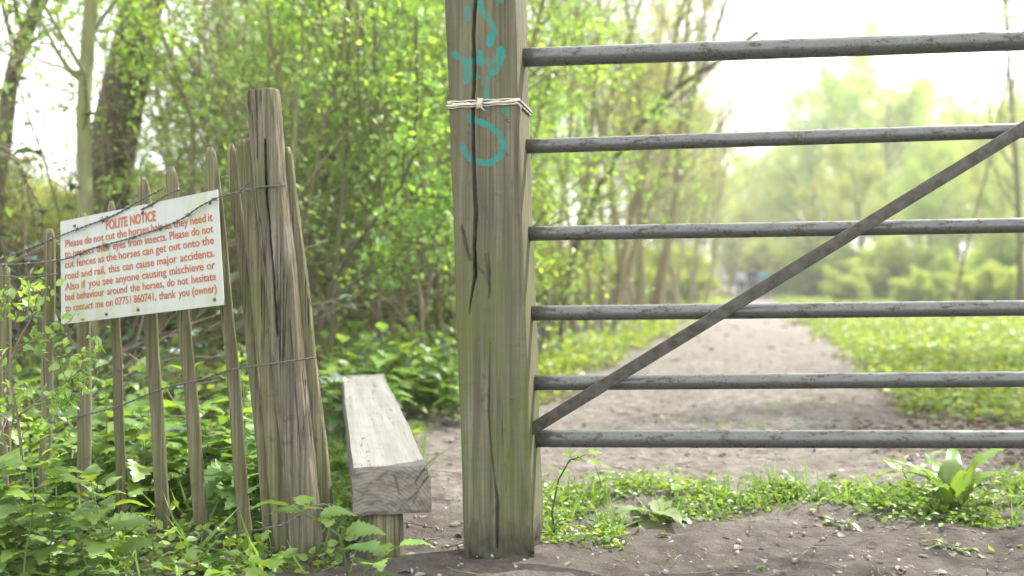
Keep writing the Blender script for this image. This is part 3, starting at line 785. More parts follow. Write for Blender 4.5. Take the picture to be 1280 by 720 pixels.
# ---------------------------------------------------------------- plank step
NL, NR = P(439, 585, 2.6), P(537, 582, 2.6); FL, FR = P(427, 470, 4.74), P(480.5, 467, 4.74)
TH = .125
bench = thing('plank_bench', 'low bench of one thick pale wooden beam on stub legs beside the gate post', 'bench', tuple((NL + NR + FL + FR)[:2] / 4) + (0,))
ax = nrm((NR + FR) - (NL + FL)); ay = nrm((FL + FR) - (NL + NR)); az = nrm(np.cross(ax, ay))
mb = MB(); nL, nW, nT = 90, 16, 9
Lb = np.linalg.norm((FL + FR) / 2 - (NL + NR) / 2); Wb = np.linalg.norm(NR - NL); O = (NL + NR) / 2
def bpt(u, l, t): # u -1..1, l 0..1, t 0..1
    # worn, slightly irregular beam
    uu = u * Wb / 2; w = fbm(l * 4 + u, t * 2, 1, 2) * .004
    rnd_ = 0
    if t < .2 and abs(u) > .9: rnd_ = .006
    return O + ax * (uu * (1 - .0 * l) + (w if abs(u) > .95 else 0) - rnd_ * np.sign(u)) + ay * (Lb * l + (.006 * fbm(u * 3, t * 3, 1) if l == 0 else 0)) - az * (TH * t + (fbm(l * 9, u * 2, 1, 3) * .0025 if t == 0 else 0))
def quadgrid(fn, na, nb):
    v = np.array([fn(i_ / (na - 1), j_ / (nb - 1)) for j_ in range(nb) for i_ in range(na)])
    i_ = np.arange(na - 1)[None, :]; j_ = np.arange(nb - 1)[:, None] * na
    return v, np.stack([i_ + j_, i_ + 1 + j_, i_ + 1 + j_ + na, i_ + j_ + na], -1).reshape(-1, 4)
for fn, na, nb in ((lambda a_, b_: bpt(a_ * 2 - 1, b_, 0), nW, nL), (lambda a_, b_: bpt(1, b_, a_), nT, nL), (lambda a_, b_: bpt(-1, b_, 1 - a_), nT, nL), (lambda a_, b_: bpt(1 - a_ * 2, b_, 1), nW, nL)):
    v, q = quadgrid(fn, na, nb); mb.add(v, q)
ex_ = nrm(ax - ay * np.dot(ax, ay)); Mb = np.array([ex_, ay, np.cross(ex_, ay)]).T
def local_obj(mb, name, mat, parent, org, smooth=True):
    """object whose own axes follow the beam, so that the grain runs along it"""
    from mathutils import Matrix
    mb.V = [(v - org) @ Mb for v in mb.V]
    o = mb.build(name, mat, parent, smooth)
    m4 = Matrix([[*Mb[0], org[0] - parent.location[0]], [*Mb[1], org[1] - parent.location[1]], [*Mb[2], org[2] - parent.location[2]], [0, 0, 0, 1]])
    o.matrix_local = m4; return o
seat = local_obj(mb, 'seat', M['plank'], bench, O)
mbe = MB()
ncr = [(.35, .05), (.5, .3), (.42, .5), (.72, .62), (.6, .95)]
def endpt(a_, b_):
    u = a_ * 2 - 1; t = b_
    p = bpt(u, 0, t)
    # checks (cracks) in the end grain
    dd = 9
    for cr in ([(.95, .25), (.7, .5), (.55, .8)], [(.85, .1), (.62, .35), (.68, .55), (.4, .75)], [(.1, .2), (.2, .6)]):
        d_, _ = near_seg(u, t, cr, [0] * len(cr)); dd = min(dd, d_)
    edge = 1 - max(abs(u), abs(t * 2 - 1))
    return p + ay * (.008 * max(0, 1 - dd / .03) - .004 * min(1, edge * 6) + .002 * fbm(u * 6, t * 6, 1, 3) * min(1, edge * 8))
v, q = quadgrid(endpt, 80, 60); mbe.add(v, q[:, ::-1])
eg = local_obj(mbe, 'end_grain', M['endgrain'], bench, O)
v2, q2 = quadgrid(lambda a_, b_: bpt(a_ * 2 - 1, 1, b_), nW, nT); mbe = MB(); mbe.add(v2, q2); local_obj(mbe, 'end_grain', M['endgrain'], bench, O)
# (the sawn ends)
for (px, D) in ((481, 2.662), (458, 4.45)):
    g0 = P(px, 600, D); mb = MB(); l_ = (D - 2.6) / 2.14
    top = bpt(0, l_, 1)
    mb.tube([(g0[0], g0[1], -.12), (g0[0], g0[1], top[2] * .5), (g0[0] - .002, g0[1], top[2] + .004)], [.052, .051, .05], 20, rnd=lambda n, s: 1 + .03 * np.random.default_rng(4).normal(0, 1, s)[None, :])
    mb.build('leg', M['pale'], bench, loc=(g0[0], g0[1], 0))

# ---------------------------------------------------------------- paling fence
fence = thing('paling_fence', 'weathered split chestnut paling fence wired together behind the white notice', 'fence', (-1.1, 2.9, 0))
def fD(px): return 2.66 + (345 - px) / 345. * .60
def pale(name, x0, y0, w0, x1, y1, w1, seed, parent, D=None, D1=None, flat=.55, mat='pale', tag_=None, pointed=.4, zb=-.12, sides=14, n=60, crack=None):
    """split pale from top (x0,y0) to foot (x1,y1); widths in photo pixels"""
    r = np.random.default_rng(seed); D = D or fD(x0); D1 = D1 or D
    a = P(x0, y0, D); b = P(x1, y1, D1); d = (b - a); k = (zb - a[2]) / d[2]; b = a + d * k
    an = np.arange(sides) * 2 * math.pi / sides
    sh = 1 + (r.normal(0, .10, sides) if sides < 20 else .05 * np.sin(an * 2 + 1) + .035 * np.sin(an * 5) + .015 * np.sin(an * 11 + 2)); ph = r.random() * 6
    wA = w0 / F * D / 2; wB = w1 / F * D1 / 2
    ln = np.linalg.norm(b - a); v = np.empty((n, sides, 3)); dv = nrm(b - a)
    ex = nrm(np.cross(dv, np.array([0, 1., 0]))) * -1; ey = np.cross(dv, ex)
    bow = r.normal(0, .004)
    for j_ in range(n):
        t = j_ / (n - 1); c = a + (b - a) * t + ex * (bow * math.sin(math.pi * t) + .0015 * math.sin(t * 17 + ph)); ww = wA + (wB - wA) * min(1, t / k)
        tp = min(1, pointed + (1 - pointed) * (t * ln / .035) ** .6) if t * ln < .035 else 1
        for s_ in range(sides):
            ca, sa = math.cos(an[s_]), math.sin(an[s_]); q_ = 1 / max(abs(ca), abs(sa)) ** (.55 if sides < 20 else .08)     # squarish split section
            rr = ww * sh[s_] * q_ * tp * (1 + .04 * fbm(t * 14 + seed, s_ * 1.7, 1, 2)) * .92
            q3 = c + ex * ca * rr + ey * sa * rr * flat
            if crack and q3[1] < c[1]:
                px_ = q3[0] / q3[1] * F + 640; py_ = YH - (q3[2] - EYE) / q3[1] * F
                for cr, wd, dep in crack:
                    if cr[0][1] < py_ < cr[-1][1]:
                        xc_ = np.interp(py_, [c_[1] for c_ in cr], [c_[0] for c_ in cr]) + 1.0 * fbm(py_ * .02, 4, 1, 2)
                        q3 = q3 + np.array([0, dep * max(0, 1 - abs(px_ - xc_) / wd) ** .6, 0])
            v[j_, s_] = q3
    i_ = np.arange(n - 1)[:, None] * sides; j_ = np.arange(sides)[None, :]; k_ = (j_ + 1) % sides
    mb = MB(); mb.add(v.reshape(-1, 3), np.stack([i_ + j_, i_ + k_, i_ + sides + k_, i_ + sides + j_], -1).reshape(-1, 4), np.arange(sides)[::-1])
    # rotate object so that grain follows: small lean, grain by object Z is close enough
    return mb.build(name, M[mat], parent, loc=b)
PL = [(5, 330, 18, 4, 650, 20), (-28, 330, 16, -34, 640, 18), (63, 286, 14, 55, 615, 16), (104, 266, 15, 106, 650, 18), (139, 251, 11, 156, 690, 14), (180, 224, 16, 208, 695, 19),
      (214, 208, 16, 255, 690, 20), (263, 184, 15, 304, 662, 18), (288, 180, 15, 338, 690, 17)]
for k, (x0, y0, w0, x1, y1, w1) in enumerate(PL):
    pale('pale', x0, y0, w0, x1, y1, w1, 20 + k, fence, pointed=.45, flat=.5)
def img_wire(mb, pts, Dfn, r=.0016, off=.0, twist=True, sub=10, sag=0):
    """double twisted wire through photo points"""
    Q = [P(px, py, Dfn(px) - off) for px, py in pts]; out = []
    for k in range(len(Q) - 1):
        for s_ in range(sub):
            t = s_ / sub
            p0 = Q[max(k - 1, 0)]; p1 = Q[k]; p2 = Q[k + 1]; p3 = Q[min(k + 2, len(Q) - 1)]
            out.append(.5 * ((2 * p1) + (-p0 + p2) * t + (2 * p0 - 5 * p1 + 4 * p2 - p3) * t * t + (-p0 + 3 * p1 - 3 * p2 + p3) * t ** 3))
    out.append(Q[-1]); out = np.array(out)
    if not twist:
        mb.tube(out, r, 6); return out
    L = np.concatenate([[0], np.cumsum(np.linalg.norm(np.diff(out, axis=0), axis=1))])
    nn = int(L[-1] / .006) + 2; s_ = np.linspace(0, L[-1], nn)
    c = np.stack([np.interp(s_, L, out[:, q_]) for q_ in range(3)], 1)
    for ph in (0, math.pi):
        a_ = s_ / .038 * 2 * math.pi + ph
        mb.tube(c + np.stack([np.zeros(nn), np.cos(a_), np.sin(a_)], 1) * r * 1.1, r, 5, cap=False)
    return c
mb = MB(); img_wire(mb, [(-40, 540), (0, 534), (50, 530), (100, 520), (150, 507), (200, 487), (250, 475), (290, 462), (345, 454), (395, 447)], lambda x: fD(x) if x < 330 else 2.60 + (x - 330) * .0002, off=.026)
mb.build('wire', M['wire'], fence, loc=fence.location)
mb = MB(); img_wire(mb, [(-40, 690), (60, 694), (140, 686), (205, 677), (250, 668), (295, 666), (330, 661), (360, 653), (391, 633), (418, 631)], lambda x: fD(x) if x < 330 else 2.60, off=.026)
mb.build('wire', M['wire'], fence, loc=fence.location)

# posts at the fence end
rp = pale('round_post', 327, 114, 43, 385, 695, 46, 50, None, D=2.68, D1=2.68, flat=.95, mat='roundpost', pointed=.97, sides=150, n=260,
          crack=[([(331, 175), (332, 200), (334, 250), (338, 300), (343, 367), (347, 420)], 1.5, .03), ([(362, 400), (369, 480), (376, 570)], .9, .008), ([(320, 112), (321, 170), (322, 200)], 1.0, .01)])
tag(rp, 'tall round cracked grey post at the right end of the paling fence', 'post')
st = pale('split_stake', 306, 174, 23, 357, 690, 29, 51, None, D=2.70, D1=2.70, flat=.6, pointed=.6)
tag(st, 'broad split stake pressed against the left side of the tall round post', 'stake')
st = pale('split_stake', 357, 184, 17, 411, 680, 24, 52, None, D=2.70, D1=2.70, flat=.7, pointed=.6)
tag(st, 'narrow split stake leaning against the right side of the tall round post', 'stake')

# barbed wires
def barbs(mb, c, every=.10, seed=1):
    r = np.random.default_rng(seed); L = 0; nx_ = .04
    for k in range(1, len(c)):
        L += np.linalg.norm(c[k] - c[k - 1])
        if L > nx_:
            nx_ += every; t = nrm(c[k] - c[k - 1]); p = c[k]
            for _ in range(2):
                v_ = nrm(np.cross(t, r.normal(0, 1, 3))); mb.tube([p - v_ * .011 + t * .003, p - v_ * .002, p + v_ * .002, p + v_ * .011 - t * .003], [.0006, .0013, .0013, .0006], 5)
            mb.tube([p - t * .004, p + t * .004], .0042, 6)
def sD(px): return 2.69 + (276 - px) / 200. * .29
wires = [([(-40, 338), (0, 324), (30, 313), (62, 300), (100, 285), (140, 270), (172, 252), (203, 236)], 'rusty barbed wire sagging across the top left corner of the notice', .03),
         ([(176, 262), (190, 255), (206, 245), (222, 237)], 'short end of barbed wire above the words on the notice', .03),
         ([(-40, 336), (0, 332), (75, 325), (117, 310), (165, 297), (220, 277), (250, 258), (275, 246), (300, 240), (325, 234), (358, 232)], 'rusty barbed wire running across the lettering of the notice to the tall round post', .034),
         ([(-40, 346), (0, 345), (40, 346), (74, 342)], 'thin wire stretched left of the notice between two pales', .03)]
for k, (pts, lab, off) in enumerate(wires):
    mb = MB(); c = img_wire(mb, pts, lambda x: sD(x) if x < 290 else 2.67 - (.0) , off=off + (.0 if True else 0), r=.0014)
    if k != 3: barbs(mb, c, .11, k)
    tag(mb.build('barbed_wire' if k != 3 else 'thin_wire', M['wire']), lab, 'wire')
# a loop of wire round the stakes
mb = MB(); img_wire(mb, [(296, 243), (306, 232), (314, 226)], lambda x: 2.60, r=.0013); mb.build('wire', M['wire'], fence, loc=fence.location)

# ---------------------------------------------------------------- notice
TL, TR, BL, BR = P(75.5, 277, 2.965), P(271.5, 237, 2.675), P(76.5, 405.5, 2.965), P(280, 381, 2.675)
sx = nrm(TR - TL); 
sn = nrm(np.cross(sx, TL - BL)); sn = sn if sn[1] < 0 else -sn
sign = thing('notice_board', 'white rectangular notice with red writing fixed to the pales', 'sign', tuple(BL))
so = np.asarray(sign.location)
def spt(u, v_, off=0):     # u 0..1 left to right, v 0..1 bottom to top
    return (BL * (1 - u) + BR * u) * (1 - v_) + (TL * (1 - u) + TR * u) * v_ + sn * off
mb = MB()
for fn in (lambda a_, b_: spt(a_, b_), lambda a_, b_: spt(1 - a_, b_, -.003)):
    v = np.array([fn(i_ / 24, j_ / 16) for j_ in range(17) for i_ in range(25)]); i_ = np.arange(24)[None, :]; j_ = np.arange(16)[:, None] * 25
    mb.add(v, np.stack([i_ + j_, i_ + 1 + j_, i_ + 26 + j_, i_ + 25 + j_], -1).reshape(-1, 4))
rim = [spt(u, 0) for u in np.linspace(0, 1, 25)] + [spt(1, t) for t in np.linspace(0, 1, 17)[1:]] + [spt(u, 1) for u in np.linspace(1, 0, 25)[1:]] + [spt(0, t) for t in np.linspace(1, 0, 17)[1:-1]]
nr_ = len(rim); i_ = np.arange(nr_); mb.add(rim + [p - sn * .003 for p in rim], np.stack([i_ + nr_, (i_ + 1) % nr_ + nr_, (i_ + 1) % nr_, i_], -1))
mb.build('board', M['sign'], sign, False, loc=so)
LINES = [('POLITE NOTICE', .31, .63, .93, .837), ('Please do not cut the horses hair as they need it', .035, .965, .815, .74),
         ('to protect their eyes from insects. Please do not', .03, .965, .715, .64), ('cut fences as the horses can get out onto the', .03, .965, .615, .54),
         ('road and rail, this can cause major accidents.', .03, .965, .505, .43), ('Also if you see anyone causing mischieve or', .03, .965, .40, .325),
         ('bad behaviour around the horses, do not hesitate', .03, .965, .299, .224), ('to contact me on 07751 860741, thank you (owner)', .03, .965, .193, .118)]
def text_mesh(s, bold=0.0):
    cu = bpy.data.curves.new('t', 'FONT'); cu.body = s; cu.size = 1; cu.offset = bold; cu.resolution_u = 3; cu.fill_mode = 'BOTH'
    o = bpy.data.objects.new('t', cu); COL.objects.link(o); bpy.context.view_layer.update()
    dg = bpy.context.evaluated_depsgraph_get(); me = bpy.data.meshes.new_from_object(o.evaluated_get(dg))
    V_ = np.array([v.co[:] for v in me.vertices]); F_ = [tuple(p.vertices) for p in me.polygons]
    bpy.data.objects.remove(o); bpy.data.curves.remove(cu); bpy.data.meshes.remove(me); return V_, F_
def word_line(mb, s, u0, u1, vt, vb, bold):
    """justified line: words spread over the full width like the printed notice"""
    words = s.split(); ms = [text_mesh(w, bold) for w in words]
    ws = [m_[0][:, 0].max() - m_[0][:, 0].min() for m_ in ms]
    wt = sum(ws); asp = (vt - vb) * .322 / .729    # cap height in metres per font unit
    kx = min((u1 - u0) * (.86 if len(words) > 2 else .95) / wt, 1); gap = (u1 - u0 - kx * wt) / max(1, len(words) - 1)
    u = u0
    for (V_, F_), w in zip(ms, ws):
        x0 = V_[:, 0].min(); vv = [spt(u + (p[0] - x0) * kx, vb + p[1] / .729 * (vt - vb) * .98, .0012) for p in V_]
        n0 = mb.n; mb.add(np.array(vv), *[np.array(f_) for f_ in F_])
        u += w * kx + gap
for k, (s, u0, u1, vt, vb) in enumerate(LINES):
    mb = MB(); word_line(mb, s, u0, u1, vt, vb, .034 if k == 0 else .014)
    mb.build('lettering', M['red'], sign, False, loc=so)
for (u, v_) in ((.955, .90), (.55, .93), (.10, .93), (.32, .95), (.30, .045), (.50, .05), (.95, .055)):
    mb = MB(); c = spt(u, v_, 0)
    mb.tube([c, c + sn * .0025, c + sn * .004], [.0052, .0048, .0022], 12); mb.build('screw', M['screw'], sign, loc=so)

# ---------------------------------------------------------------- leafy plants near the camera
def serrated(L, W, n=9, seed=0, droop=.25, fold=.12, teeth=.16, wave=.02, shape=.38):
    """one leaf along +Y with a toothed outline, mid rib and droop; returns verts, faces"""
    r = np.random.default_rng(seed); v = []; f = []
    for k in range(n + 1):
        t = k / n; w = W * (math.sin(math.pi * min(1, t ** shape * .98 + .0)) ** .8 if 0 < t < 1 else 0)
        w = W * ((t / .3) ** .6 if t < .3 else ((1 - t) / .7) ** .75) if 0 < t < 1 else 0.0
        tooth = (1 + teeth * (1 if k % 2 else -1))
        y = L * t * (1 - .12 * droop * t); z = -droop * L * t * t + wave * L * math.sin(t * 9 + seed)
        v += [(-w * tooth, y - (.04 * L if k % 2 else 0), z + fold * w + wave * .6 * L * math.sin(t * 13)), (-w * .5, y, z + fold * w * .4), (0, y, z), (w * .5, y, z + fold * w * .4), (w * tooth, y - (.04 * L if k % 2 else 0), z + fold * w - wave * .6 * L * math.sin(t * 13 + 1))]
    for k in range(n):
        for c in range(4):
            a_ = k * 5 + c; f.append((a_, a_ + 1, a_ + 6, a_ + 5))
    return np.array(v), np.array(f)
def place_leaf(mb, leaf, p, d, up, s, var):
    v, f = leaf; d = nrm(d); sx_ = nrm(np.cross(d, up)); u = np.cross(sx_, d)
    mb.add(np.asarray(p) + s * (v[:, 0:1] * sx_ + v[:, 1:2] * d + v[:, 2:3] * u), f, var=var)
NL_ = [serrated(1, .40, 16, s, .35, .25, .22) for s in range(4)]
DL_ = [serrated(1, .11 + .02 * s, 18, s + 9, .45, .3, .07, .05) for s in range(3)]
BL_ = [serrated(1, .27 + .03 * s, 12, s + 19, .5, .25, .03, .025) for s in range(3)]
def nettle(seed, H):
    r = np.random.default_rng(seed); t = thing('nettle', 'tmp', 'plant'); sb = MB(); lb = MB()
    pts = [np.zeros(3) - UP * .03]; d = nrm(np.array([r.normal(0, .1), r.normal(0, .1), 1])); p = np.zeros(3)
    n = 8
    for k in range(n): d = nrm(d + r.normal(0, .06, 3) + UP * .05); p = p + d * H / n; pts.append(p)
    sb.tube(pts, np.linspace(.0035, .0015, len(pts)), 5)
    a = r.random() * 6
    for k in range(2, n + 1):
        a += math.pi / 2; s = (.105 if k < n - 1 else .07) * (.6 + .6 * (1 - abs(k / n - .55))) * (.8 + .4 * r.random())
        for q_ in (0, math.pi):
            dd = np.array([math.cos(a + q_), math.sin(a + q_), .25 + (.8 if k == n else 0) + r.normal(0, .12)])
            c = pts[k] + nrm(dd) * .018; sb.tube([pts[k], c], .0012, 4)
            place_leaf(lb, NL_[r.integers(4)], c, dd, UP + r.normal(0, .15, 3), s, r.random())
    for q_ in range(3):
        a2 = r.random() * 6; place_leaf(lb, NL_[q_], pts[-1], (math.cos(a2), math.sin(a2), 1.0), UP, .035, .95)
    sb.build('stem', M['stem'], t); lb.build('leaves', M['nettle'], t); return t
netp = [nettle(600 + k, h) for k, h in enumerate((.30, .38, .46, .26, .34))]
rn = random.Random(44); first = [True] * 5; cells = []
def put_nettle(px, D, k, s, label, group):
    b = base(px, D); rz = rn.random() * 6.28
    if first[k]: first[k] = False; o = netp[k]; o.location = b; o.rotation_euler = (rn.uniform(-.12, .12), rn.uniform(-.12, .12), rz); o.scale = (s,) * 3; tag(o, label, 'plant', group)
    else: dup(netp[k], b, rz, s, label, group, tilt=(rn.uniform(-.15, .15), rn.uniform(-.15, .15)))
L1 = 'young green nettle with toothed leaves growing in front of the paling fence'; G1 = 'nettles in front of the paling fence'
for k in range(24):
    px = -40 + 320 * rn.random() ** 1.5; D = rn.uniform(2.2, fD(px) - .12); put_nettle(px, D, rn.randrange(5), (.95 if px < 150 else .55) * rn.uniform(.5, .95), L1, G1)
L2 = 'young green nettle growing behind the paling fence'; G2 = 'nettles behind the paling fence'
for k in range(80):
    px = rn.uniform(-60, 330); D = fD(px) + .15 + 3.2 * rn.random() ** 1.4; put_nettle(px, D, rn.randrange(5), rn.uniform(.7, 1.2), L2, G2)
L3 = 'bright green leafy plant behind the step between the fence and the gate post'; G3 = 'leafy plants behind the step'
for k in range(60):
    px = rn.uniform(395, 580); D = rn.uniform(4.6, 8.0)
    if px > 500 and D < 5.2: D += 1.2
    put_nettle(px, D, rn.randrange(5), rn.uniform(.8, 1.25), L3, G3)

def rosette(name, label, seed, n, L, loc, mat, up=.5, rz=0, sc=1, spread=1.0, leafset=DL_, cat='plant'):
    r = np.random.default_rng(seed); t = thing(name, label, cat, loc, None, rz, sc)
    for k in range(n):
        a = k * 2.4 + r.normal(0, .3); e = up * (1.5 - k / n) + r.normal(0, .12)
        dd = np.array([math.cos(a) * spread, math.sin(a) * spread, max(.05, e)]); lb = MB()
        l_ = L * (.6 + .5 * r.random())
        st_ = nrm(dd) * l_ * .18
        lb.tube([np.zeros(3), st_], .003, 5, var=.4)
        place_leaf(lb, leafset[r.integers(len(leafset))], st_, dd, UP, l_ * .85, r.random())
        lb.build('leaf', mat, t)
    return t
def bpos(px, py):   # where a plant stands: ground point seen at (px, py)
    D = EYE * F / (py - YH); return ((px - 640) / F * D, D, base_h((px - 640) / F * D, D) + .005)
rosette('dock_plant', 'large bright green dock with upright strap leaves in the weeds behind the gate', 700, 14, .31, bpos(1192, 645), M['dock'], 1.7)
rosette('dock_plant', 'dusty dock seedling with one broad leaf hanging over the bare earth beneath the gate', 701, 6, .20, bpos(818, 650), M['dockdark'], .45, rz=-1.5, leafset=BL_)
rosette('plantain', 'small flat rosette of grey green leaves lying on the earth at the bottom right', 702, 8, .12, bpos(1190, 688), M['dockdark'], .15)
rosette('plantain', 'flat dusty rosette at the front edge of the weed strip', 703, 6, .10, bpos(1050, 655), M['dockdark'], .12)
rosette('dock_plant', 'dock with long drooping leaves right behind the foot of the round post', 704, 9, .24, base(425, 3.3), M['dock'], 1.2)
rosette('dock_plant', 'broad leaved dock at the foot of the pales left of the round post', 705, 7, .24, base(296, 2.55), M['dock'], .6)
rosette('dock_plant', 'big dark leaved dock at the bottom left corner', 706, 6, .22, base(8, 2.55), M['dockdark'], .5)
rosette('dock_plant', 'pale dock sprouting behind the tall stake and the step', 707, 8, .22, base(418, 3.9), M['dock'], 1.3)
def sprig(name, label, seed, pts3, nleaf, size, mat, leafset=NL_):
    r = np.random.default_rng(seed); pts3 = [np.array(p) for p in pts3]; t = thing(name, label, 'plant', tuple(pts3[0])); sb = MB(); lb = MB()
    sb.tube(pts3, np.linspace(.004, .0018, len(pts3)), 6)
    for k in range(nleaf):
        q_ = (.25 + .75 * k / max(1, nleaf - 1)) * (len(pts3) - 1); i_ = min(int(q_), len(pts3) - 2); p = pts3[i_] + (pts3[i_ + 1] - pts3[i_]) * (q_ - i_)
        a = k * 2.4 + r.normal(0, .4); dd = np.array([math.cos(a), math.sin(a) * .7, .35]); place_leaf(lb, leafset[k % len(leafset)], p + nrm(dd) * .015, dd, UP + r.normal(0, .2, 3), size * (.7 + .5 * r.random()), .5 + .5 * r.random())
        sb.tube([p, p + nrm(dd) * .016], .0012, 4)
    sb.build('stem', M['stem'], t, loc=pts3[0]); lb.build('leaves', mat, t, loc=pts3[0]); return t
c = P(440, 690, 2.45); sprig('burdock_sprout', 'leaning plant with pale broad leaves in front of the round post', 710, [(c[0], c[1], -.01), P(425, 670, 2.42), P(400, 652, 2.40), P(376, 640, 2.38), P(366, 634, 2.38)], 8, .085, M['dock'])
c = P(470, 700, 2.35); sprig('burdock_sprout', 'leafy sprout in front of the near leg of the step', 711, [(c[0], c[1], 0), P(455, 715, 2.35), P(470, 702, 2.33), P(492, 686, 2.32)], 6, .085, M['nettle'])
c = P(350, 715, 2.3); sprig('burdock_sprout', 'small pale sprout at the bottom edge left of the step', 712, [(c[0] - .05, c[1], 0), P(330, 722, 2.3), P(340, 716, 2.28)], 4, .06, M['dock'])
c = base(694, 2.95); sprig('goosegrass', 'tall thin weed leaning beside the foot of the gate post', 713, [c, P(690, 640, 2.93), P(698, 600, 2.9), P(712, 575, 2.88), P(728, 570, 2.86)], 9, .05, M['cover'])
c = base(760, 3.4); sprig('goosegrass', 'thin weed stalk with a few leaves right of the gate post', 714, [c, P(756, 630, 3.4), P(750, 600, 3.4), P(745, 585, 3.4)], 7, .05, M['cover'])
c = base(838, 3.3); sprig('goosegrass', 'upright leafy weed beside the dusty dock seedling', 715, [c, P(838, 640, 3.3), P(838, 612, 3.3), P(836, 598, 3.3)], 7, .07, M['dock'])
c = base(1135, 3.4); sprig('goosegrass', 'leafy weed rising left of the large dock', 716, [c, P(1140, 620, 3.4), P(1133, 598, 3.4), P(1128, 588, 3.4)], 7, .07, M['dock'])
c = base(1175, 3.5); sprig('goosegrass', 'tall stem behind the large dock reaching the lowest rail', 717, [c, P(1178, 610, 3.5), P(1190, 580, 3.5), P(1182, 560, 3.5)], 6, .07, M['nettle'])

# hawthorn sprig reaching in at the left
def hawth(name, label, seed, stems):
    S = dict(S_SHRUB, levels=2, n=(7, 5, 4, 3), kids=(8, 4), start=(.2, .1), ang=(.8, .7), len=(.5, .5), leaves=3, spread=.016, size=.024, keep=.5, rr=(.5, .5), rmin=.0012, T=T_LEAF)
    return make_tree(name, label, 'shrub', seed, S, stems, M['twig'], M['hawthorn'], loc=tuple(stems[0][0]), world=True)
b0 = np.array(base(12, 2.75))
hawth('hawthorn_seedling', 'young hawthorn with tiny leaves climbing in front of the leftmost pale', 720,
      [(b0, UP, .34, .005, [b0, P(30, 600, 2.75), P(22, 520, 2.74), P(10, 460, 2.73), P(26, 420, 2.72), P(48, 385, 2.71)]),
       (b0, UP, .30, .004, [b0, P(8, 560, 2.78), P(-10, 480, 2.8), P(-6, 420, 2.8), P(10, 372, 2.8)]),
       (b0, UP, .26, .003, [P(22, 520, 2.74), P(50, 500, 2.72), P(80, 480, 2.7), P(100, 462, 2.68)])])
S_TWIG = dict(S_SHRUB, leaves=1, keep=.10, kids=(9, 6, 4), wob=(.14, .2, .24, .25), rr=(.45, .5, .5), rmin=.0018)
for k, (px, D, L_, lab) in enumerate([(20, 5.6, 2.6, 'bare twiggy shrub against the sky at the left edge'), (165, 6.3, 2.6, 'bare tangled shrub in front of the thick leaning trunk'), (75, 7.2, 3.0, 'bare twiggy shrub between the left edge and the slim greenish trunk'),
                               (215, 8.2, 3.0, 'bare twiggy shrub right of the thick leaning trunk')]):
    make_tree('bare_shrub', lab, 'shrub', 900 + k, S_TWIG, shrub_stems(910 + k, 6, L_, .25, .012, .5), M['bark_pole'], M['hawthorn'], loc=base(px, D))
# bramble tangle at the left
def bramble(name, label, seed, loc, n, R):
    r = np.random.default_rng(seed); t = thing(name, label, 'bramble', loc); sb = MB(); lb = MB()
    for k in range(n):
        a = r.random() * 6.28; p = np.array([math.cos(a), math.sin(a), 0]) * r.random() * .4; d = nrm(np.array([math.cos(a) * .6, math.sin(a) * .6, 1])); pts = [p]
        for q_ in range(9): d = nrm(d + r.normal(0, .22, 3) - UP * .15); p = p + d * R / 6; pts.append(p)
        sb.tube(pts, np.linspace(.005, .0015, len(pts)), 4)
        for q_ in range(2, 10):
            if r.random() < .55:
                for w_ in range(3):
                    dd = np.array([r.normal(), r.normal(), .2]); place_leaf(lb, NL_[w_], pts[q_], dd, UP + r.normal(0, .2, 3), .07, r.random())
    sb.build('stems', M['twig'], t); lb.build('foliage', M['bramble'], t); return t
bramble('bramble', 'dark bramble tangle with dry stems behind the left pales', 730, base(20, 4.3), 34, 1.1)
bramble('bramble', 'tall loose bramble with bluish leaves at the left edge above the notice', 731, base(-25, 5.4), 30, 1.9)
bramble('bramble', 'bramble tangle at the foot of the thick leaning trunk', 732, base(150, 7), 36, 1.4)
bramble('bramble', 'dry bramble stems behind the notice and the slim trunk', 733, base(90, 5.8), 34, 1.5)

